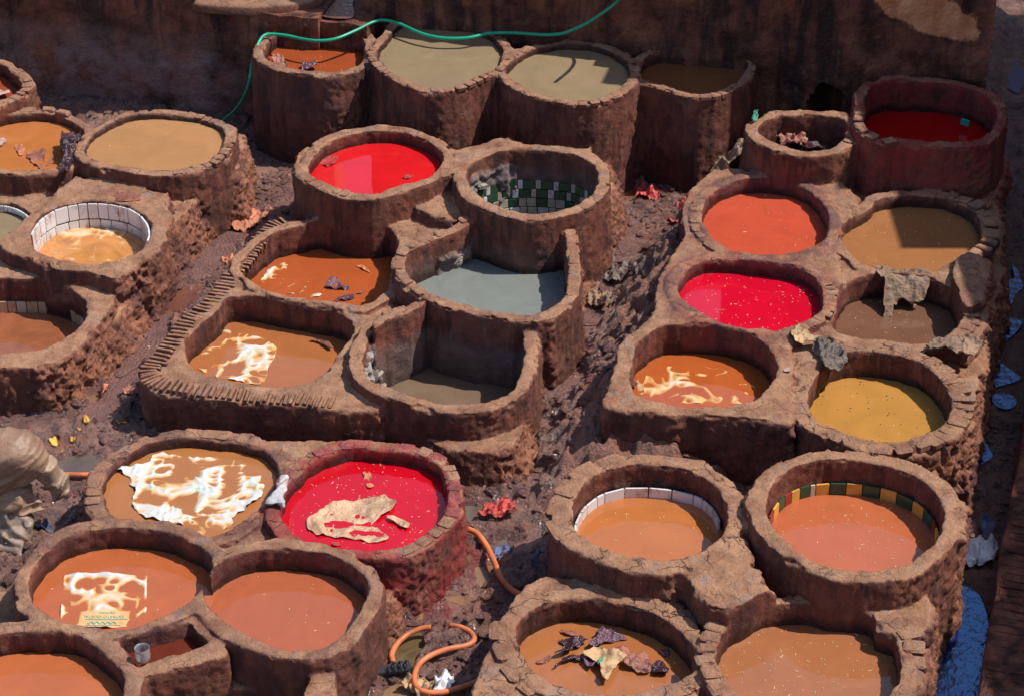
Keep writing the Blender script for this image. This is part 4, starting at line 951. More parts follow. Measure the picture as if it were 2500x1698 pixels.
stones('C1', 195, 250, ln=.10, rise=.008); stones('C2', -60, 30, ln=.16, rise=.01); stones('C2', 215, 285, ln=.14, rise=.008)
stones('F2', -50, 80, ln=.13, rise=.014, red=.75); stones('F2', 80, 120, ln=.16, rise=.012, red=.9); stones('F2', 285, 312, ln=.15, red=.2)
stones('F1', 118, 230, ln=.14, rise=.012, ww=.13); stones('F1', 40, 110, ln=.22, rise=.008)
stones('M2', -35, 62, ln=.12, rise=.06, h=.12, ww=.17, jit=1.8); stones('M3', -62, 25, ln=.085, rise=.012); stones('M4', -70, 20, ln=.12, rise=.02, h=.08, ww=.16, jit=1.6)
stones('M6', -75, 70, ln=.12, rise=.016, ww=.19); stones('M6', 70, 110, ln=.2, rise=.01, ww=.15); stones('M6', 225, 290, ln=.15, rise=.014, ww=.16, jit=1.5)
stones('M1', 150, 230, ln=.17, rise=.008, ww=.13); stones('M1', 300, 345, ln=.14, rise=.012)
stones('R4', 130, 232, ln=.135, rise=.03, ww=.15, h=.08, jit=1.3); stones('R4', -55, 42, ln=.15, rise=.03, ww=.17, h=.09, jit=1.4)
stones('R4', 232, 300, ln=.15, rise=.02, ww=.15)
stones('R3', 150, 250, ln=.19, rise=.010, ww=.20); stones('R3', 250, 330, ln=.16, rise=.012, ww=.16); stones('R1', 95, 235, ln=.20, rise=.007, ww=.18, jit=1.5)
stones('R1', 255, 275, ln=.17, rise=.02, ww=.13)

# brick edging of the middle block: thin bricks on edge, one by one
edge = catmull(tr((0,400), [(1945,372),(1850,398),(1790,450),(1720,522),(1660,600),(1590,700),(1520,780),(1425,900),(1330,992),(1240,1062),(1150,1172),(1060,1292),(975,1385),(955,1440),(985,1495),(1070,1535),(1180,1560),(1300,1580),(1500,1605),(1700,1622),(1900,1640),(2100,1655),(2230,1668),(2290,1675)], .505), 12, False)
Ls = np.r_[0, np.cumsum(np.linalg.norm(np.diff(edge, axis=0), axis=1))]; s = .03; nb = 0
ctr = OUT['C5'].mean(0)
while s < Ls[-1] - .02:
    p = np.array([np.interp(s, Ls, edge[:, i]) for i in (0, 1)]); p2 = np.array([np.interp(min(s + .03, Ls[-1]), Ls, edge[:, i]) for i in (0, 1)])
    p1 = np.array([np.interp(max(s - .12, 0), Ls, edge[:, i]) for i in (0, 1)]); p3 = np.array([np.interp(min(s + .12, Ls[-1]), Ls, edge[:, i]) for i in (0, 1)])
    t = (p3 - p1) / np.linalg.norm(p3 - p1); nr = np.array([t[1], -t[0]])
    if np.dot(nr, p - ctr) > 0: nr = -nr           # inwards
    ln_ = R.uniform(.15, .19); th_ = R.uniform(.026, .034)
    c_ = p + nr * (ln_ / 2 - .004 + R.uniform(-.008, .008))
    put_box('brick', R.choice(BV), (c_[0], c_[1], .484 + R.uniform(-.006, .006)), (ln_, th_, .065), math.atan2(nr[1], nr[0]) + R.uniform(-.05, .05), ROOT[CB], (R.uniform(-.06, .06), R.uniform(-.04, .04)))
    s += th_ + R.uniform(.018, .030); nb += 1

M_TW = None
def tile_mat(name, c, stain=.5):
    b = NB(name); oi = b.n('ShaderNodeObjectInfo')
    col = b.mix(b.ramp(oi.outputs['Random'], 0, 1, 0, .35), c, tuple(x * .72 for x in c))
    st = b.ramp(b.noise(9, 7, .72, b.vscale(b.pos, (1, 1, .5))), .50, .66, 0, stain)
    col = b.mix(st, col, (.26, .12, .06))
    return b.done(col, .28, b.bump(b.noise(30, 4), .15, .004), .5)
TM = dict(white=tile_mat('white_tile', (.72, .72, .74), .85), green=tile_mat('green_tile', (.018, .085, .045), .3), yellow=tile_mat('yellow_tile', (.72, .40, .07), .5),
          beige=tile_mat('beige_tile', (.50, .36, .22), .9), red=tile_mat('red_tile', (.30, .03, .03), .3), cream=tile_mat('cream_tile', (.50, .48, .40), .7), teal=tile_mat('teal_tile', (.01, .42, .40), .1))
TB_ = {}
for k_, m_ in TM.items():
    L_ = []
    for i in range(2):
        q_ = box_mesh('tile_' + k_, 60 + i, .015, .04); q_.materials.append(m_); L_.append(q_)
    TB_[k_] = L_
def tiles(k, a0, a1, ztop, hh, pat, widths, inset=.012, gap=.007):
    P = FINE[k]; samp = ang_pts(P, a0, a1, 600); pos = [s_[0] - s_[1] * inset for s_ in samp]
    acc = 0; st = 0; i = 0; L_ = widths[0]
    for j in range(1, len(pos)):
        acc += np.linalg.norm(pos[j] - pos[j - 1])
        if acc >= L_:
            c0, c1 = pos[st], pos[j]; cc = (c0 + c1) / 2; dd = c1 - c0; ll = np.linalg.norm(dd)
            colr = pat[i % len(pat)]
            if colr:
                put_box('tile', R.choice(TB_[colr]), (cc[0], cc[1], ztop - hh / 2 + R.uniform(-.002, .002)), (ll - gap, .016, hh - gap), math.atan2(dd[1], dd[0]), ROOT[k])
            st = j; acc = 0; i += 1; L_ = widths[i % len(widths)]
wv = [.16, .075, .15, .16, .15, .08, .14, .10, .05]
tiles('R1', 12, 205, .585, .10, ['white'], [.15, .13, .08, .16, .17, .17, .16, .07, .13, .08, .15], inset=.03)
tiles('R2', -18, 190, .66, .105, ['red', 'green', 'yellow', 'red', 'green', 'yellow', 'green', 'yellow', 'green', 'yellow', 'green', 'yellow', 'cream', 'green', 'yellow'], [.07, .085, .10, .095, .125, .115, .13, .12, .13, .115, .12, .10, .04, .08, .08], inset=.018)
tiles('L4', -15, 195, .672, .155, ['white'], [.10, .13, .09, .17, .18, .10, .095, .09, .09, .08, .09, .13, .14])
tiles('L4', -15, 195, .513, .13, ['white'], [.11, .14, .10, .17, .17, .17, .10, .10, .09, .09, .13, .14])
tiles('L5', -20, 150, .30, .115, ['beige', 'beige', 'cream', 'beige'], [.075, .09, .085, .07])
tiles('L3', -30, 140, .50, .06, ['white'], [.045, .04])
hz = .09
gpat = ['green', 'cream', 'green', 'white', 'green', 'cream', 'green', 'green']
tiles('C2', -10, 182, .55, hz, ['green', 'white', 'green', 'cream'], [.115, .045])
tiles('C2', -10, 182, .46, hz, ['cream', 'green', 'white', 'green'], [.05, .11, .055, .10], inset=.018)
tiles('C2', -10, 182, .37, hz, ['cream', 'green', 'cream'], [.07, .10, .09], inset=.024)
tiles('C2', -20, 200, .28, hz, ['cream', 'cream', 'white'], [.09, .07, .10], inset=.03)
# drained floors
M_FLOOR = plain('damp_floor', (.10, .085, .07), .4, .8, 25, .5, .5, .02)
P = OUT['C2']; c = P.mean(0); ngon('floor', c + (P - c) * 1.05, .2, M_FLOOR, ROOT['C2'])
P = OUT['T6']; c = P.mean(0); ngon('floor', c + (P - c) * 1.05, .735, plain('dark_sludge', (.05, .022, .02), .15, 1.2, 30, .4, .6, .03), ROOT['T6'])
put_box('tile', TB_['teal'][0], (*tr1((1700,0), (1848,850), .86)[:2], .87), (.085, .02, .06), rad(-38), ROOT['T5'])

# ------------------------------------------------------------------ hides, sacks, rags
def cell_sheet(name, P, z, amp, m, parent=None, res=.011, f=7.0, seed=0, thick=.004, ridge=1.0, slope=None, lift=None, rag=.02):
    """crumpled sheet inside plan outline P"""
    lo = P.min(0) - .02; hi = P.max(0) + .02
    xs = np.arange(lo[0], hi[0] + res, res); ys = np.arange(lo[1], hi[1] + res, res)
    X, Y = np.meshgrid(xs, ys, indexing='ij')
    d = sd2(P, X, Y) + rag * vn(X, Y, f=22, seed=seed + 5)
    wx = X + .05 * vn(X, Y, f=5, seed=seed + 1); wy = Y + .05 * vn(X, Y, f=5, seed=seed + 2)
    r1_ = 1 - 2 * np.abs(vn(wx, wy, f=f, seed=seed)); r2_ = 1 - 2 * np.abs(vn(wx, wy, f=f * 2.3, seed=seed + 3)); b3 = vn(X, Y, f=f * .6, seed=seed + 4)
    Z = z + amp * (ridge * (.5 * r1_ + .28 * r2_) + .5 * b3)
    if slope is not None: Z = Z + slope[0] * (X - X.mean()) + slope[1] * (Y - Y.mean())
    if lift is not None: Z = lift(X, Y, Z, d)
    ok = d < 0; k = np.arange(X.size).reshape(X.shape)
    # move boundary vertices on to the outline for a clean edge
    cellok = ok[:-1, :-1] | ok[1:, :-1] | ok[1:, 1:] | ok[:-1, 1:]
    gxd, gyd = np.gradient(d, res); gn = np.maximum(np.hypot(gxd, gyd), .3)
    mv = np.clip(d, 0, res * 1.5); X = X - gxd / gn * mv; Y = Y - gyd / gn * mv
    q = np.stack([k[:-1, :-1], k[1:, :-1], k[1:, 1:], k[:-1, 1:]], -1)[cellok]
    if len(q) == 0: return None
    u, inv = np.unique(q, return_inverse=True)
    me = np_mesh(name, np.stack([X.ravel(), Y.ravel(), Z.ravel()], 1)[u], inv.reshape(q.shape))
    o = link(name, me, m, parent)
    if thick:
        md = o.modifiers.new('t', 'SOLIDIFY'); md.thickness = thick; md.offset = -1
    return o
def sheet_px(name, o, pts, z, amp, m, n=60, **kw):
    return cell_sheet(name, resample(catmull(tr(o, pts, z), 4), n), z, amp, m, **kw)

def sack_mat(name, zl, green=False, yel=.5):
    b = NB(name); sz = b.n('ShaderNodeSeparateXYZ'); b.l(b.pos, sz.inputs[0])
    h = b.math('SUBTRACT', sz.outputs[2], zl)
    soak = b.math('ADD', b.ramp(h, .001, .016), b.math('MULTIPLY', b.math('SUBTRACT', b.noise(16, 5, .7), .5), .5))
    col = b.mix(b.ramp(soak, .0, .30), (.50, .22, .07), (.74, .45, .20)); col = b.mix(b.ramp(soak, .22, .75), col, (.64, .625, .60))
    col = b.mix(b.ramp(b.noise(5, 4, .6), .58, .66, 0, yel * .7), col, (.78, .52, .18))
    if green: col = b.mix(b.ramp(b.noise(8, 4, .6, b.vscale(b.pos, (.6, 2.0, 1))), .60, .64, 0, .6), col, (.22, .52, .42))
    w = b.n('ShaderNodeTexWave'); w.inputs['Scale'].default_value = 90; b.l(b.pos, w.inputs[0])
    return b.done(col, .35, b.bump(b.math('ADD', b.noise(40, 4, .6), b.math('MULTIPLY', w.outputs['Fac'], .15)), .35, .006), .5)
def sack(o, pts, k, label, zoff=-.002, amp=.016, green=False, straight=False, f=6.0, seed=3, lift=None, yel=.5, rag=.02, below=None, name='plastic_sack', cat='sack', group=None):
    zl = VATS[k][2]
    P = resample(tr(o, pts, zl), 80) if straight else resample(catmull(tr(o, pts, zl), 4), 80)
    ob = cell_sheet(name, P, zl + zoff, amp, sack_mat('sack_' + k, zl, green, yel), f=f, seed=seed, thick=.002, res=.009, lift=lift, rag=rag)
    return meta(ob, label, cat, group)
SG = 'sacks soaking in the vats'
sack((0,800), [(800,975),(900,960),(1020,925),(1080,870),(1200,880),(1380,900),(1560,905),(1660,930),(1720,960),(1800,1030),(1815,1110),(1790,1180),(1700,1240),(1620,1300),(1560,1380),(1400,1420),(1250,1360),(1050,1320),(960,1290),(920,1180),(950,1120),(900,1080),(890,1020),(840,1010)], 'F1', 'big torn white sack filling most of the low brown vat', zoff=.004, amp=.032, green=True, f=8, seed=8, yel=.25, group=SG)
def square_lift(X, Y, Z, d):
    b0, b1 = tr1((0,1138), (560,1000), .44), tr1((0,1138), (860,1100), .44)
    t = sstep(.03, 0, np.maximum(np.maximum(b0[0] - X, X - b1[0]), np.maximum(b1[1] - Y, Y - b0[1])))
    e = sstep(-.035, -.004, d) * .010
    Z = Z + e
    return Z * (1 - t) + (.4445) * t
sack((0,1138), [(440,750),(720,742),(1012,750),(1010,900),(1008,1080),(900,1100),(700,1118),(430,1080),(418,1060),(425,900)], 'F3', 'square white sack with green upside-down print in the front left orange vat', zoff=-.014, amp=.032, straight=True, f=6, seed=15, lift=square_lift, rag=.0, group=SG)
sack((0,400), [(1470,1190),(1530,1150),(1640,1165),(1780,1190),(1905,1270),(1850,1400),(1800,1515),(1650,1495),(1500,1470),(1400,1430),(1350,1380),(1400,1280)], 'C5', 'yellow and white sack with green print in the brick-cornered vat', zoff=-.008, amp=.024, green=True, f=8, seed=25, rag=.01, yel=.8, group=SG)
sack((600,400), [(160,730),(240,690),(290,700),(260,780),(310,820),(420,810),(500,870),(510,910),(420,920),(250,880),(130,840),(110,800)], 'C3', 'white and yellow sack scraps at the front left of the rust-orange vat', zoff=-.006, amp=.024, green=True, f=9, seed=31, yel=.8, group=SG)
sack((1100,800), [(1330,340),(1450,290),(1550,265),(1750,270),(1900,290),(2030,340),(2120,420),(2120,500),(1950,525),(1700,520),(1500,505),(1340,470)], 'M5', 'bright golden-white sack half sunk in the square-cornered amber vat', zoff=-.010, amp=.024, f=6, seed=37, yel=.9, group=SG)
sack((0,400), [(360,520),(430,460),(560,435),(720,445),(880,480),(920,530),(890,640),(760,670),(600,675),(450,655),(330,610),(300,560)], 'L4', 'silky orange and white sack under the surface of the white-tiled vat', zoff=-.006, amp=.014, f=5, seed=41, yel=.7, group=SG)

# flat print on the square sack, upside down as seen from here
M_INK = plain('green_ink', (.05, .30, .24), .5, 0)
def text(body, px, py, size, z=.4462, m=M_INK, wid=1.0, rot=180):
    cu = bpy.data.curves.new('print', 'FONT'); cu.body = body; cu.size = size; cu.align_x = 'CENTER'; cu.align_y = 'CENTER'; cu.extrude = .0004; cu.space_character = 1.05
    o0 = bpy.data.objects.new('tmp_text', cu); COL.objects.link(o0); bpy.context.view_layer.update(); me = bpy.data.meshes.new_from_object(o0.evaluated_get(bpy.context.evaluated_depsgraph_get())); bpy.data.objects.remove(o0); me.materials.clear()
    o = link('print', me, m)
    p = tr1((0,1138), (px, py), z); o.location = p; o.rotation_euler = (0, 0, rad(rot)); o.scale = (wid, 1.25, 1); return o
sk = [o for o in COL.objects if o.name.startswith('plastic_sack.001')][0]
for tx in (text('EXTRATO VEGETAL', 712, 1030, .030), text('DE MIMO', 735, 1003, .026)):
    tx.parent = sk
for i, (x0_, x1_, y_, t_) in enumerate(((585, 880, 1050, .006), (585, 830, 1093, .005))):
    a, b2 = tr1((0,1138), (x0_, y_), .4458), tr1((0,1138), (x1_, y_), .4458)
    link('print', py_mesh('print', [(a.x, a.y, .4464), (b2.x, b2.y, .4464), (b2.x, b2.y + t_, .4464), (a.x, a.y + t_, .4464)], [(0, 1, 2, 3)]), M_INK, sk)
W_ = [tr1((0,1138), (600 + 200 * i / 30, 1074 + 7 * math.sin(i * 1.1)), .4464) for i in range(31)]
link('print', py_mesh('print', [v for p in W_ for v in ((p.x, p.y - .006, .4465), (p.x, p.y + .007, .4465))], [(2 * i, 2 * i + 2, 2 * i + 3, 2 * i + 1) for i in range(30)]), M_INK, sk)

def hide_mat(name, c, rough=.22, bs=26, var=.4):
    return plain(name, c, rough, 1.0, bs, var, .55, .022)
MH = dict(dark=hide_mat('dark_wet_hide', (.055, .022, .030), .16), tan=hide_mat('tan_hide', (.52, .33, .17), .45), gold=hide_mat('golden_hide', (.58, .36, .22), .2), brown=hide_mat('brown_hide', (.30, .11, .075), .3),
          pink=hide_mat('pale_hide', (.55, .36, .30), .3), red=hide_mat('red_hide', (.50, .06, .05), .4), purple=hide_mat('purple_hide', (.13, .06, .09), .2), grey=hide_mat('grey_fleece', (.15, .11, .09), .5), cream=hide_mat('cream_fleece', (.25, .155, .10), .7),
          rust=hide_mat('rust_scrap', (.55, .20, .10), .4), green=hide_mat('green_scrap', (.05, .30, .18), .5), white=hide_mat('white_cloth', (.74, .74, .76), .6), blue=hide_mat('blue_cloth', (.08, .10, .20), .5), yellow=hide_mat('yellow_leaf', (.75, .38, .04), .5))
def hide(o, pts, z, m, label, cat='hide', name='hide', amp=.03, f=9, seed=0, group=None, **kw):
    if z < .2 and 'lift' not in kw:
        kw['lift'] = lambda X, Y, Z, d: np.maximum(gheight(X, Y), -.07 if z < .09 and o[0] == 1700 else .0) + .012 + np.maximum(Z - z, -.25 * amp) * .8
    ob = sheet_px(name, o, pts, z, amp, MH[m], seed=seed, f=f, res=kw.pop('res', .009), rag=kw.pop('rag', .012), **kw)
    return meta(ob, label, cat, group)
HG = 'hides floating in the vats'
hide((600,800), [(420,1350),(440,1300),(540,1240),(600,1200),(760,1190),(880,1155),(980,1190),(1020,1240),(950,1290),(870,1350),(940,1400),(980,1450),(870,1480),(760,1450),(640,1440),(500,1420),(430,1390)], .437, 'gold', 'large shiny golden hide spread on the crimson dye', amp=.022, f=9, seed=50, group=HG)
hide((600,800), [(950,1295),(1010,1300),(1090,1325),(1130,1355),(1100,1380),(1040,1350)], .443, 'gold', 'small pointed golden hide scrap right of the large one on crimson dye', amp=.02, f=12, seed=51, group=HG)
hide((600,800), [(930,1150),(970,1155),(1020,1185),(1015,1205),(960,1195)], .44, 'gold', 'tiny golden scrap touching the top corner of the large hide', amp=.012, seed=52, group=HG)
hide((600,800), [(800,985),(850,985),(865,1015),(850,1040),(815,1035)], .438, 'rust', 'rust-coloured crumpled scrap near the back of the crimson vat', amp=.02, seed=53, group=HG)
hide((600,800), [(835,1070),(875,1075),(870,1095),(845,1095)], .437, 'rust', 'little rust scrap in the middle of the crimson vat', amp=.015, seed=54, group=HG)
hide((600,800), [(585,1470),(640,1468),(655,1490),(600,1495)], .436, 'red', 'reddish scrap at the front edge of the crimson vat', amp=.015, seed=55, group=HG)
r3 = (1100, 1138)
hide(r3, [(710,1195),(800,1185),(950,1200),(900,1225),(830,1260),(780,1300),(710,1295),(770,1250),(790,1215)], .36, 'dark', 'dark wet hide with raised arms, left in the front hide vat', amp=.05, f=9, seed=60, group=HG)
hide(r3, [(755,1125),(810,1135),(860,1150),(850,1170),(790,1160)], .35, 'brown', 'small brown scrap at the back left of the front hide vat', amp=.03, seed=61, group=HG)
hide(r3, [(1030,1115),(1090,1130),(1210,1160),(1190,1180),(1080,1200),(1020,1235),(950,1235),(1000,1180)], .365, 'purple', 'purple-black fan-shaped hide at the back of the front hide vat', amp=.05, f=8, seed=62, group=HG)
hide(r3, [(770,1330),(830,1290),(915,1290),(890,1330),(800,1345),(740,1370),(715,1390)], .355, 'dark', 'narrow dark hide strip left of the tan hide', amp=.035, seed=63, group=HG)
hide(r3, [(925,1290),(1010,1255),(1100,1270),(1200,1290),(1190,1340),(1140,1380),(1110,1440),(1060,1475),(1030,1400),(1000,1350),(930,1330)], .37, 'tan', 'tan cloth-like hide with torn point in the middle of the front hide vat', amp=.05, f=7, seed=64, group=HG)
hide(r3, [(920,1300),(985,1290),(1000,1350),(960,1380),(920,1350)], .375, 'purple', 'purple scrap tucked against the left side of the tan hide', amp=.04, seed=65, group=HG)
hide(r3, [(1010,1330),(1040,1305),(1055,1300),(1050,1330),(1015,1355)], .405, 'green', 'small green scrap on the tan hide', 'scrap', 'scrap', amp=.01, seed=66)
hide(r3, [(1130,1250),(1200,1240),(1265,1280),(1240,1300),(1150,1290)], .355, 'brown', 'thin brown hide behind the right side of the tan hide', amp=.03, seed=67, group=HG)
hide(r3, [(1200,1320),(1280,1310),(1330,1270),(1370,1310),(1380,1400),(1330,1420),(1260,1400),(1205,1370)], .365, 'brown', 'crumpled brown hide right of the tan hide', amp=.06, f=10, seed=68, group=HG)
hide(r3, [(1385,1350),(1430,1325),(1500,1380),(1470,1430),(1390,1415)], .36, 'dark', 'rightmost dark shiny hide in the front hide vat', amp=.05, f=10, seed=69, group=HG)
hide(r3, [(580,1340),(640,1315),(690,1300),(660,1350),(600,1360)], .348, 'brown', 'leftmost reddish hide scrap in the front hide vat', amp=.02, seed=70, group=HG)
hide(r3, [(1430,1255),(1500,1255),(1520,1290),(1480,1305),(1440,1285)], .35, 'purple', 'dull sunken hide by the right wall of the front hide vat', amp=.02, seed=71, group=HG)
hide((600,400), [(550,835),(600,780),(615,770),(650,820),(700,840),(690,855),(600,850)], .285, 'purple', 'purple pointed hide sticking out of the rust-orange vat', amp=.05, seed=72, group=HG)
hide((600,400), [(590,950),(680,905),(750,905),(740,925),(650,940),(610,955)], .27, 'purple', 'dark shiny strip at the front of the rust-orange vat', amp=.02, seed=73, group=HG)
hide((600,400), [(770,890),(830,860),(810,885),(780,895)], .265, 'brown', 'thin brown sliver right in the rust-orange vat', amp=.015, seed=74, group=HG)
hide((600,400), [(765,700),(800,705),(860,745),(840,748),(790,720)], .265, 'rust', 'rust-red strip at the back of the rust-orange vat', amp=.015, seed=75, group=HG)
hide((600,400), [(440,1215),(500,1210),(580,1240),(600,1275),(560,1270),(500,1225)], .262, 'brown', 'brown scrap at the back right of the brick-cornered vat', amp=.025, seed=76, group=HG)
hide((0,0), [(185,1075),(230,1040),(310,1040),(300,1100),(275,1160),(240,1130)], .63, 'brown', 'pointed brown hide in the orange vat beside the black bag', amp=.03, seed=77, group=HG)
hide((0,0), [(315,1140),(350,1090),(385,1065),(375,1100),(340,1135)], .627, 'brown', 'narrow brown hide just left of the black bag', amp=.02, seed=78, group=HG)
hide((0,0), [(100,1010),(150,1000),(175,1040),(140,1075)], .622, 'rust', 'rust-coloured scrap in the middle of the orange left vat', amp=.015, seed=79, group=HG)
hide((0,0), [(-30,960),(20,950),(50,970),(20,1005),(-20,1010)], .628, 'pink', 'pale scrap at the left end of the orange left vat', amp=.03, seed=80, group=HG)
hide((0,0), [(-60,650),(0,625),(60,635),(75,655),(40,668),(-60,680)], .73, 'pink', 'pale pink hide in the far top left vat', amp=.05, seed=81, group=HG)
hide((600,0), [(155,425),(200,405),(250,410),(290,450),(260,462),(190,445)], .93, 'brown', 'brown crumpled hide at the left of the hose vat', amp=.06, f=11, seed=82, group=HG)
hide((600,0), [(380,455),(410,432),(470,440),(500,465),(440,478),(385,474)], .93, 'purple', 'dark glossy hide at the front of the hose vat', amp=.06, f=11, seed=83, group=HG)
hide((600,0), [(490,1100),(580,1075),(640,1080),(600,1130),(560,1150),(530,1130)], .735, 'red', 'red hide at the left of the bright red vat', amp=.02, seed=84, group=HG)
hide((600,0), [(1090,1215),(1150,1205),(1165,1210),(1130,1230),(1100,1232)], .735, 'red', 'red hide edge at the right of the bright red vat', amp=.025, seed=85, group=HG)
hide((1700,0), [(560,960),(620,930),(690,920),(750,950),(760,1000),(720,1025),(640,1020),(590,990)], .80, 'brown', 'brown crumpled hides lying in the drained oval vat', amp=.10, f=11, seed=86)
hide((1700,0), [(750,1000),(820,985),(880,1010),(850,1030),(770,1030)], .77, 'dark', 'dark scraps right of the brown hides in the drained oval vat', amp=.05, f=12, seed=87)
hide((1100,800), [(1270,370),(1290,360),(1330,440),(1300,450)], .44, 'tan', 'thin pale strip along the left of the amber vat', amp=.008, seed=88)
# scraps on the ground
hide((0,400), [(1565,410),(1600,370),(1700,340),(1740,295),(1850,300),(1865,325),(1800,360),(1740,400),(1680,435),(1600,425)], .14, 'rust', 'crumpled rust-brown leather sheet lying in the left channel', 'leather scrap', 'leather_scrap', amp=.055, f=14, seed=90, res=.011)
hide((0,400), [(1525,620),(1580,610),(1640,630),(1610,665),(1540,665)], .13, 'rust', 'small rust scrap against the brick edging', 'leather scrap', 'leather_scrap', amp=.07, f=11, seed=91)
hide((0,400), [(1170,1050),(1220,1010),(1255,1035),(1230,1075),(1180,1085)], .12, 'brown', 'brown scrap in the stream beside the brick edging', 'leather scrap', 'leather_scrap', amp=.05, seed=92)
hide((0,800), [(690,370),(715,350),(745,365),(735,395),(700,430),(690,400)], .16, 'rust', 'bright orange-red rag at the foot of the left bank', 'rag', 'rag', amp=.08, f=12, seed=93)
hide((0,800), [(850,430),(900,405),(950,430),(930,460),(870,460)], .09, 'brown', 'flat reddish scrap by the brick-edged corner', 'leather scrap', 'leather_scrap', amp=.02, seed=94)
for i, (cx_, cy_, w_, t_) in enumerate(((370,770,30,'leftmost yellow peel by the hides heap'), (500,748,18,'round yellow peel in the muddy left channel'), (590,630,22,'yellow scrap highest up in the left channel litter'), (840,638,28,'yellow peel right, near the brick-edged block'), (415,825,10,'tiny yellow scrap above the grey puddle'), (540,690,14,'thin yellow scrap between two yellow peels'))):
    hide((0,800), [(cx_ - w_, cy_), (cx_, cy_ - w_ * .6), (cx_ + w_, cy_ - w_ * .2), (cx_ + w_ * .3, cy_ + w_ * .6)], .10, 'yellow', t_, 'peel', 'yellow_peel', amp=.03, seed=100 + i, group='yellow peels in the left channel')
hide((1100,400), [(1060,760),(1080,710),(1150,680),(1220,700),(1260,740),(1330,760),(1400,790),(1390,860),(1320,850),(1250,790),(1150,790)], .13, 'grey', 'grey-brown wet fleece heap across the middle channel', 'fleece', 'fleece', amp=.075, f=16, seed=110, res=.011)
hide((1100,400), [(950,870),(1000,850),(1090,900),(1120,960),(1080,990),(1000,950),(940,930)], .12, 'cream', 'curled brown fleece below the grey heap in the middle channel', 'fleece', 'fleece', amp=.08, f=16, seed=111, res=.011)
hide((1100,400), [(1270,160),(1330,115),(1400,130),(1440,190),(1380,210),(1300,200)], .12, 'red', 'red-stained hide scraps at the top of the middle channel', 'leather scrap', 'leather_scrap', amp=.07, f=18, seed=112, res=.011)
hide((1100,400), [(1560,230),(1600,210),(1640,220),(1620,260),(1570,265)], .13, 'red', 'small red rag against the orange-red vat block', 'rag', 'rag', amp=.08, f=12, seed=113)
hide((1100,400), [(1500,365),(1560,370),(1560,400),(1500,385)], .12, 'red', 'narrow red strip halfway down the middle channel', 'rag', 'rag', amp=.05, f=12, seed=114)
0 and hide((1100,400), [(1250,960),(1330,920),(1380,930),(1370,1010),(1300,1080),(1240,1040)], .15, 'rust', 'rust-red pile of scrapings against the right block', 'scrapings', 'scrapings_pile', amp=.07, f=20, seed=115, res=.012)
hide((1100,0), [(1485,1235),(1510,1195),(1550,1180),(1580,1200),(1540,1240),(1500,1248)], .14, 'blue', 'blue-grey rag in the shade under the back row', 'rag', 'rag', amp=.08, f=12, seed=116)
hide((600,800), [(1600,1240),(1650,1190),(1760,1150),(1800,1130),(1860,1190),(1860,1230),(1780,1260),(1650,1250)], .12, 'red', 'coral red stringy cloth lying by the grey puddle', 'cloth', 'cloth', amp=.055, f=24, seed=117)
hide((1700,0), [(0,1200),(60,1150),(150,1100),(250,1090),(340,1080),(345,1130),(250,1160),(150,1170),(60,1230),(0,1250)], .40, 'cream', 'coiled cream fleece on the corner beyond the orange-red vat', 'fleece', 'fleece', amp=.10, f=10, seed=118, res=.012, slope=(.6, .1))
hide((1700,400), [(1230,705),(1400,700),(1600,735),(1610,800),(1560,860),(1400,850),(1340,930),(1310,900),(1290,800),(1240,770)], .66, 'cream', 'cream fleece draped over the wall between two brown vats', 'fleece', 'fleece', amp=.05, f=12, seed=119, lift=lambda X, Y, Z, d: Z - .9 * np.maximum(0, (tr1((1700,400), (1400,775), .7).y - Y)) - .25 * np.maximum(0, Y - tr1((1700,400), (1400,740), .7).y))
hide((1700,400), [(650,1150),(740,1140),(800,1190),(860,1180),(850,1210),(760,1230),(680,1220)], .74, 'tan', 'pale torn hide piece left of the dark fleece lump', 'hide', 'hide', amp=.06, f=10, seed=120)
hide((1700,400), [(800,1240),(900,1230),(1000,1270),(1040,1350),(990,1400),(920,1425),(860,1370),(830,1300)], .72, 'grey', 'dark grey bundled fleece lump on the rim of the mustard vat', 'fleece', 'fleece', amp=.06, f=14, seed=121)
hide((1700,400), [(1580,1240),(1700,1200),(1850,1190),(1960,1210),(1960,1260),(1900,1320),(1800,1300),(1700,1270),(1600,1270)], .74, 'cream', 'folded pale hides on the wall right of the mustard vat', 'hide', 'hide', amp=.05, f=14, seed=122)
hide((1700,800), [(600,290),(640,270),(650,300),(625,303)], .735, 'pink', 'tiny pale scrap on the rim between the amber and mustard vats', 'scrap', 'scrap', amp=.01, seed=123)
hide((1700,0), [(385,840),(390,790),(415,780),(425,810),(400,850)], 1.045, 'green', 'small faded green scrap on the rim of the drained oval vat', 'scrap', 'scrap', amp=.05, seed=124)
hide((0,400), [(770,250),(800,205),(900,195),(970,220),(960,250),(860,262)], .695, 'brown', 'rust-red wet spill of dye on the platform above the white tiles', 'spill', 'dye_spill', amp=.006, seed=125)
hide((600,800), [(1970,1560),(1990,1560),(2100,1480),(2090,1475)], .1, 'blue', 'thin blue strip of plastic by the orange hose', 'strip', 'plastic_strip', amp=.01, seed=126)
hide((600,1138), [(1290,1440),(1340,1430),(1400,1420),(1430,1430),(1420,1490),(1340,1530),(1300,1520)], .10, 'white', 'torn white plastic bag beside the orange hose', 'plastic bag', 'plastic_bag', amp=.09, f=12, seed=127)
hide((600,1138), [(1070,1475),(1130,1430),(1180,1390),(1210,1430),(1290,1450),(1280,1520),(1240,1560),(1190,1560),(1160,1500)], .12, 'tan', 'beige rag tied round the orange hose', 'rag', 'rag', amp=.09, f=12, seed=128)
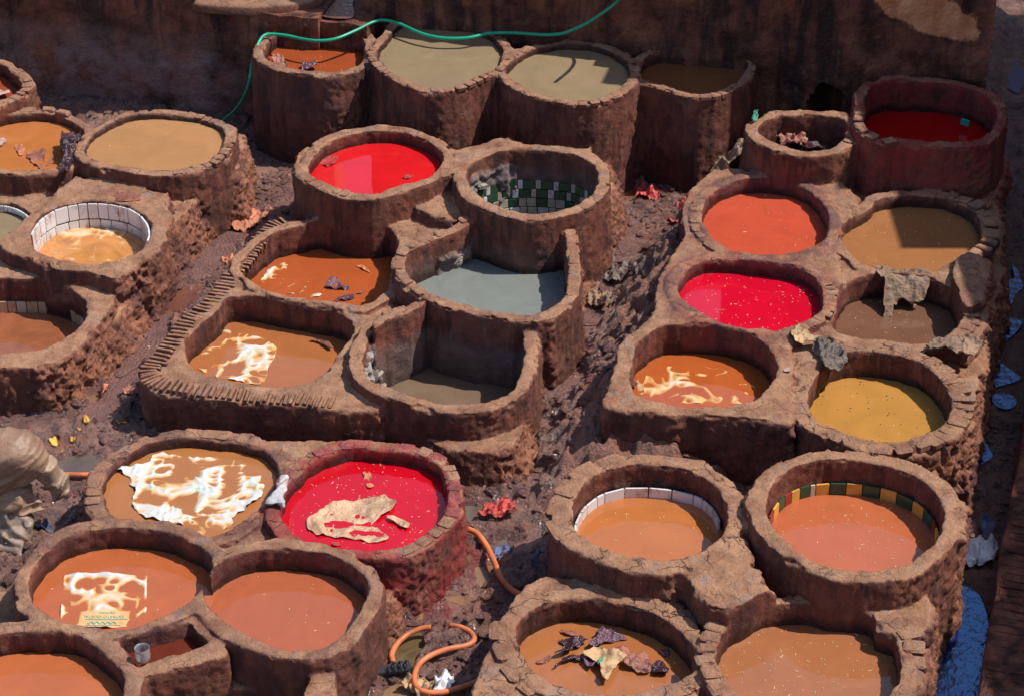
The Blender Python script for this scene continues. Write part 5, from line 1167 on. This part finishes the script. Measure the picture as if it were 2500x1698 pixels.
hide((600,1138), [(1700,560),(1780,520),(1830,540),(1760,600),(1740,620)], .1, 'blue', 'bluish plastic film in the puddle right of the orange hose', 'plastic film', 'plastic_film', amp=.04, f=9, seed=129)
hide((0,0), [(425,925),(480,915),(560,935),(530,1000),(505,1060),(500,1130),(470,1190),(415,1200),(410,1150),(440,1080),(415,990)], .75, 'dark', 'black plastic bag hanging over the rim between two left vats', 'plastic bag', 'plastic_bag', amp=.07, f=12, seed=130)
hide((1700,1138), [(1840,470),(1900,430),(2000,415),(2080,440),(2060,540),(1960,560),(1880,570),(1840,530)], .08, 'white', 'bluish-white plastic bag dumped in the shaded gutter', 'plastic bag', 'plastic_bag', amp=.12, f=12, seed=131)
hide((1700,1138), [(1985,260),(2010,250),(2060,310),(2060,390),(2030,410),(1980,380),(1970,330)], .05, 'blue', 'blue plastic film in the gutter above the white bag', 'plastic film', 'plastic_film', amp=.10, f=9, seed=132)
hide((1700,400), [(2110,1050),(2150,1020),(2205,1015),(2210,1040),(2160,1070)], .0, 'red', 'dark red rag in the shaded gutter', 'rag', 'rag', amp=.08, f=9, seed=133)
hide((0,800), [(240,1300),(300,1285),(350,1300),(340,1340),(270,1350)], .12, 'blue', 'dark blue rag in the shadow beside the cloth heap', 'rag', 'rag', amp=.10, f=10, seed=134)
# straw and flecks on the liquids
M_GSTONE = plain('grey_rubble', (.30, .26, .235), .85, 1.0, 24, .35, .3, .02)
STONE_G = []
for b_m in STONE[:6]:
    q_ = b_m.copy(); q_.materials.clear(); q_.materials.append(M_GSTONE); STONE_G.append(q_)
def rubble(k, a0, a1, z0_, z1_, n, sz0=.05, sz1=.10, out=.03):
    P = FINE[k]; sm = ang_pts(P, a0, a1, 200); c = P.mean(0)
    for i in range(n):
        t = R.random(); p, nr, a = sm[int(t * 199)]; zt = z0_ + (z1_ - z0_) * R.random() ** 1.2
        s_ = R.uniform(sz0, sz1); d_ = out * (1 - (zt - z0_) / (z1_ - z0_)) * R.uniform(.2, 1)
        put_box('rubble_stone', R.choice(STONE_G), (p[0] - nr[0] * d_, p[1] - nr[1] * d_, zt), (s_ * .8, s_ * R.uniform(.9, 1.5), s_ * R.uniform(.45, .8)), math.atan2(nr[1], nr[0]) + R.uniform(-.4, .4), ROOT[k], (R.uniform(-.3, .3), R.uniform(-.3, .3)))
rubble('C6', 118, 205, .08, .50, 75, out=.10); rubble('C2', 138, 192, .56, .68, 26, .04, .08, .05); rubble('C4', 112, 128, .36, .44, 7, .04, .07); rubble('C4', 55, 62, .36, .40, 4, .04, .08)
M_STRAW = plain('straw', (.72, .55, .34), .7, 0)
def flecks(k, n, seed, L=(.008, .035), w=.0022, m=M_STRAW, name='straw'):
    r = random.Random(seed); P = OUT[k]; zl = VATS[k][2]; c = P.mean(0); lo, hi = P.min(0), P.max(0); V_ = []; F_ = []
    while n:
        x_, y_ = r.uniform(lo[0], hi[0]), r.uniform(lo[1], hi[1])
        if sd2(P, np.array([x_]), np.array([y_]))[0] > -.03: continue
        l_ = r.uniform(*L) * (r.random() ** 1.5 + .15); a = r.uniform(0, 6.3); dx, dy = math.cos(a) * l_ / 2, math.sin(a) * l_ / 2; ex, ey = -math.sin(a) * w * .6, math.cos(a) * w * .6
        n0 = len(V_)
        for sx_, sy_ in ((-dx - ex, -dy - ey), (dx - ex, dy - ey), (dx + ex, dy + ey), (-dx + ex, -dy + ey)): V_.append((x_ + sx_, y_ + sy_, zl + .004))
        V_ += [(v[0], v[1], zl - .003) for v in V_[n0:n0 + 4]]
        F_ += [tuple(n0 + q_ for q_ in f) for f in ((0, 1, 2, 3), (0, 4, 5, 1), (1, 5, 6, 2), (2, 6, 7, 3), (3, 7, 4, 0))]
        n -= 1
    o = link(name, py_mesh(name, V_, F_), m, ROOT[k]); o['kind'] = 'stuff'
for k_, n_ in (('R1', 40), ('R2', 130), ('R4', 190), ('M2', 70), ('M3', 120), ('M4', 80), ('M6', 60), ('F2', 150), ('M1', 20), ('F4', 14), ('L1', 10), ('T1', 25), ('R3', 20), ('F3', 14)): flecks(k_, n_, hash(k_) % 97 if False else ord(k_[0]) + ord(k_[1]))
flecks('M6', 55, 5, (.006, .016), .005, plain('dark_fleck', (.05, .045, .03), .6, 0), 'fleck')

# ------------------------------------------------------------------ hoses
M_GH = plain('green_hose', (.010, .33, .19), .3, .1, 20, .1); M_OH = plain('orange_hose', (.60, .17, .065), .45, .25, 30, .35)
def hose(name, label, pts, r, m):
    P_ = [tuple(tr1(o, p, z)) for o, p, z in pts]
    return meta(link(name, tube_mesh(name, P_, r, 10), m), label, 'hose')
A0, A6, A11 = (0, 0), (600, 0), (1100, 0)
hose('garden_hose', 'long green hose sagging across the rims of the back row', [(A0,(1500,860),.12),(A0,(1540,825),.14),(A0,(1610,765),.3),(A0,(1665,690),.48),(A0,(1705,600),.7),(A0,(1722,520),.85),(A0,(1745,380),1.0),(A0,(1790,275),1.09),(A0,(1830,240),1.11),(A0,(1900,238),1.11),(A6,(300,250),1.12),(A6,(400,272),1.13),(A6,(500,282),1.14),(A6,(620,268),1.15),(A6,(760,210),1.17),(A6,(880,152),1.19),(A6,(960,140),1.2),(A6,(1060,165),1.2),(A6,(1200,228),1.18),(A6,(1350,262),1.17),(A6,(1520,262),1.17),(A6,(1680,230),1.18),(A6,(1850,228),1.19),(A6,(2050,240),1.2),(A6,(2150,235),1.22),(A11,(800,222),1.26),(A11,(930,165),1.35),(A11,(1040,95),1.48),(A11,(1140,20),1.65),(A11,(1200,-60),1.85),(A11,(1230,-160),2.1)], .0165, M_GH)
B6 = (600, 1138)
hose('orange_hose', 'orange hose running along the front channel from below the crimson vat', [(B6,(1420,380),.12),(B6,(1520,425),.11),(B6,(1590,460),.11),(B6,(1640,520),.11),(B6,(1680,590),.12),(B6,(1720,680),.12),(B6,(1755,760),.11),(B6,(1800,820),.11),(B6,(1870,870),.10),(B6,(1950,910),.10)], .023, M_OH)
hose('orange_hose', 'short curved piece of orange hose with an open end in the front channel', [(B6,(1272,1104),.11),(B6,(1200,1115),.10),(B6,(1110,1155),.09),(B6,(1040,1220),.08),(B6,(1003,1290),.08),(B6,(1012,1340),.10)], .021, M_OH)
hose('orange_hose', 'looping orange hose with a rag tied on, bottom of the front channel', [(B6,(1405,1092),.09),(B6,(1480,1105),.11),(B6,(1545,1140),.11),(B6,(1570,1190),.11),(B6,(1520,1228),.11),(B6,(1400,1252),.12),(B6,(1290,1290),.11),(B6,(1210,1340),.10),(B6,(1170,1400),.10),(B6,(1160,1460),.10),(B6,(1180,1520),.09),(B6,(1250,1552),.09),(B6,(1360,1550),.09),(B6,(1470,1520),.09),(B6,(1560,1490),.10),(B6,(1680,1440),.10)], .021, M_OH)
hose('orange_hose', 'straight bit of orange hose beside the hide heap', [((0,800),(380,1005),.10),((0,800),(480,1008),.08),((0,800),(640,1010),.08),((0,800),(760,1012),.05)], .022, M_OH)

# sandal
M_RUB = plain('black_rubber', (.03, .03, .035), .5, .5, 60, .3)
sp = tr1(B6, (1000,1400), .10)
sd_ = thing('sandal', 'worn black woven sandal lying in the mud by the orange hose', 'sandal', sp)
SP = [(0, .035), (.05, .045), (.12, .042), (.19, .05), (.25, .045), (.28, .02), (.28, -.02), (.25, -.045), (.19, -.05), (.12, -.036), (.05, -.042), (0, -.03)]
Vs = [(x_ - .14, y_, 0) for x_, y_ in SP] + [(x_ - .14, y_, .022) for x_, y_ in SP]; n_ = len(SP)
Fs = [tuple(range(n_ - 1, -1, -1)), tuple(range(n_, 2 * n_))] + [(i, (i + 1) % n_, n_ + (i + 1) % n_, n_ + i) for i in range(n_)]
rt = Matrix.Rotation(rad(12), 4, 'Z')
def loc_part(name, me):
    me.transform(rt); o = bpy.data.objects.new(name, me); COL.objects.link(o); me.materials.append(M_RUB); o.parent = sd_; return o
loc_part('sole', py_mesh('sole', Vs, Fs))
for i in range(6):
    x_ = .0 + i * .022; sg = 1 if i % 2 else -1
    loc_part('strap', tube_mesh('strap', [(x_ - .02, -.048, .015), (x_ - .01 + sg * .01, -.025, .05), (x_, 0, .058), (x_ + .01 - sg * .01, .025, .05), (x_ + .02, .048, .015)], .006, 6))
loc_part('strap', tube_mesh('strap', [(-.13, -.04, .01), (-.12, -.02, .05), (-.115, .0, .06), (-.12, .02, .05), (-.13, .04, .01)], .006, 6))

# clear plastic cup
b = NB('clear_plastic'); b.b.inputs['Transmission Weight'].default_value = .75; b.done((.85, .85, .88), .12, b.bump(b.noise(30), .3, .004), .5)
cpz = .60; cp = tr1((0,1138), (985,1330), cpz)
Vc = []; Fc = []; prof = [(.005, 0), (.040, 0), (.050, .02), (.053, .05), (.047, .085), (.050, .105), (.048, .105), (.045, .085), (.050, .05), (.047, .022), (.038, .004), (.004, .004)]
for i in range(24):
    t = 2 * math.pi * i / 24
    for r_, z_ in prof: Vc.append((cp.x + r_ * math.cos(t), cp.y + r_ * math.sin(t), cpz + z_))
n_ = len(prof)
for i in range(24):
    for j in range(n_ - 1): Fc.append((i * n_ + j, ((i + 1) % 24) * n_ + j, ((i + 1) % 24) * n_ + j + 1, i * n_ + j + 1))
meta(link('plastic_cup', py_mesh('plastic_cup', Vc, Fc, True), b.m), 'clear crumpled plastic bottle base standing by the small square basin', 'cup')

# rolled white cloth on the wall of the crimson vat
def lumps(name, caps, m, res=.012, k=.02, nz=.006, pad=.06, fr=14, seed=0, fn=None):
    """smoothly joined folds: caps = list of (p0, p1, r0, r1)"""
    A = np.array([c_[0] for c_ in caps] + [c_[1] for c_ in caps]); pad = pad + max(c_[2] for c_ in caps); lo = A.min(0) - pad - .05; hi = A.max(0) + pad + .05
    g = [np.arange(lo[i], hi[i], res, dtype=np.float32) for i in range(3)]
    X, Y, Z = np.meshgrid(*g, indexing='ij'); D = np.full(X.shape, .5, np.float32)
    for p, q, ra, rb in caps:
        p = np.array(p); q = np.array(q); e_ = q - p
        t = np.clip(((X - p[0]) * e_[0] + (Y - p[1]) * e_[1] + (Z - p[2]) * e_[2]) / max((e_ ** 2).sum(), 1e-9), 0, 1)
        d = np.sqrt((X - p[0] - t * e_[0]) ** 2 + (Y - p[1] - t * e_[1]) ** 2 + (Z - p[2] - t * e_[2]) ** 2) - (ra + (rb - ra) * t)
        D = smin(D, d, k)
    D = D + nz * vn(X, Y, Z, fr, seed) + nz * .6 * (1 - 2 * np.abs(vn(X, Y, Z, fr * 1.7, seed + 1)))
    if fn is not None: D = D + fn(X, Y, Z).astype(np.float32)
    V_, Q_, _ = surface_nets(D, lo[0], lo[1], lo[2], res)
    return np_mesh(name, V_, Q_)
# big heap of draped hides at the left edge
M_HEAP = plain('heap_hide', (.43, .29, .19), .6, .6, 22, .28, .35, .02)
def hp(x_, y_, z_): return tr1((0,800), (x_, y_), z_)
def drape(seed, a1=.05, a2=.02, ang=.6):
    def fn(X, Y, Z):
        ca, sa = math.cos(ang), math.sin(ang)
        u = X * ca + Z * sa; v = -X * sa + Z * ca + Y * .3
        u = u + .05 * vn(X, Y, Z, 5, seed); v = v + .08 * vn(X, Y, Z, 3.5, seed + 1)
        q1 = np.abs(vn(u * 2.6, v * 9, Y * 2, 1, seed + 2)); q2 = np.abs(vn(u * 6, v * 18, Y * 4, 1, seed + 3))
        return -a1 * (1 - 2.4 * np.sqrt(q1 + .01)) - a2 * (1 - 2.4 * np.sqrt(q2 + .01)) + .012 * vn(X, Y, Z, 6, seed + 4)
    return fn
cl = (0, 800)
c0 = [tr1(cl, p, z) for p, z in (((1960,1050), .60), ((1935,1100), .60), ((1900,1150), .59), ((1860,1190), .58), ((1950,1230), .56))]
caps = [(c0[i], c0[i + 1], .042, .042) for i in range(3)] + [(c0[2], c0[4], .03, .025)]
meta(link('rolled_cloth', lumps('rolled_cloth', caps, None, .007, .025, .0, fr=22, seed=5, fn=drape(300, .013, .009, .2)), MH['white']), 'white cloth rolled over the wall between the white sack vat and the crimson vat', 'cloth')

def fold(pts, r, caps, taper=1.0):
    P_ = [hp(*p) for p in pts]; P_ = catmull([tuple(p) for p in P_], 5, False); n = len(P_)
    for i in range(n - 1):
        t = abs(2 * (i + .5) / n - 1) ** 2; rr = r * (1 - .3 * t * taper); caps.append((P_[i], P_[i + 1], rr, rr))
def heap_mat(name, c):
    b = NB(name); n = b.noise(3.2, 6, .6); f = b.noise(26, 5, .6)
    col = b.mix(b.ramp(n, .35, .65), tuple(v * .62 for v in c), c); col = b.mix(b.ramp(f, .5, .75, 0, .4), col, tuple(v * .5 for v in c))
    col = b.mix(b.ramp(b.noise(7, 6, .7), .58, .68, 0, .6), col, (.30, .15, .085))
    return b.done(col, b.ramp(n, .3, .7, .35, .65), b.bump(b.math('ADD', n, b.math('MULTIPLY', f, .5)), .7, .02), .4)
HPG = 'heaped hides at the left edge'
A = []; fold([(-150,930,.72),(0,850,.78),(100,845,.78),(190,900,.72)], .165, A); fold([(-150,1050,.56),(-20,970,.64),(100,960,.62)], .15, A); fold([(205,770,.80),(255,880,.73),(190,1000,.62),(90,1090,.53),(-20,1130,.5)], .026, A)
meta(link('hide', lumps('hide', A, None, .010, .05, .0, fn=drape(210, .014, .008, .7)), heap_mat('heap_top', (.37, .22, .145))), 'broad smooth hide laid over the top of the big heap at the left edge', 'hide', HPG)
A = []; fold([(250,930,.66),(330,1000,.55),(380,1075,.42)], .10, A); fold([(330,900,.60),(400,990,.50),(450,1100,.37)], .035, A); fold([(455,1130,.35),(405,1135,.35),(395,1060,.42),(425,1000,.48)], .03, A); fold([(190,1040,.5),(300,1100,.42),(400,1150,.33)], .03, A)
meta(link('hide', lumps('hide', A, None, .009, .035, .0, fn=drape(220, .022, .012, .9)), heap_mat('heap_flap', (.43, .29, .20))), 'pale folded hide with a looped corner hanging on the right of the big heap', 'hide', HPG)
A = []; fold([(-100,1150,.42),(60,1130,.43),(170,1150,.38)], .10, A); fold([(-100,1230,.32),(60,1220,.32),(190,1210,.30)], .10, A)
fold([(0,1120,.50),(90,1130,.47),(130,1180,.42),(90,1230,.37),(0,1230,.37)], .032, A); fold([(120,1110,.48),(220,1150,.40),(262,1210,.32),(200,1260,.27),(120,1250,.3)], .034, A)
meta(link('hide', lumps('hide', A, None, .009, .018, .0, fn=drape(230, .028, .014, .3)), heap_mat('heap_mid', (.40, .25, .16))), 'tightly rolled and creased hide in the middle of the big heap', 'hide', HPG)
A = []; fold([(-100,1330,.22),(60,1310,.22),(170,1310,.21)], .10, A); fold([(-80,1430,.12),(60,1410,.12),(140,1410,.13)], .10, A); fold([(-60,1510,.07),(60,1520,.06),(115,1530,.06)], .06, A)
fold([(20,1290,.30),(120,1290,.28),(195,1330,.23),(190,1390,.17)], .03, A); fold([(20,1430,.17),(90,1480,.12),(145,1500,.09),(125,1560,.05)], .03, A)
meta(link('hide', lumps('hide', A, None, .009, .018, .0, fn=drape(240, .028, .016, .9)), heap_mat('heap_low', (.36, .26, .20))), 'damp creased hide at the bottom of the big heap touching the mud', 'hide', HPG)

print('done', round(time.time() - T0, 1), 'tris', sum(len(o.data.polygons) for o in COL.objects if o.type == 'MESH') * 2)
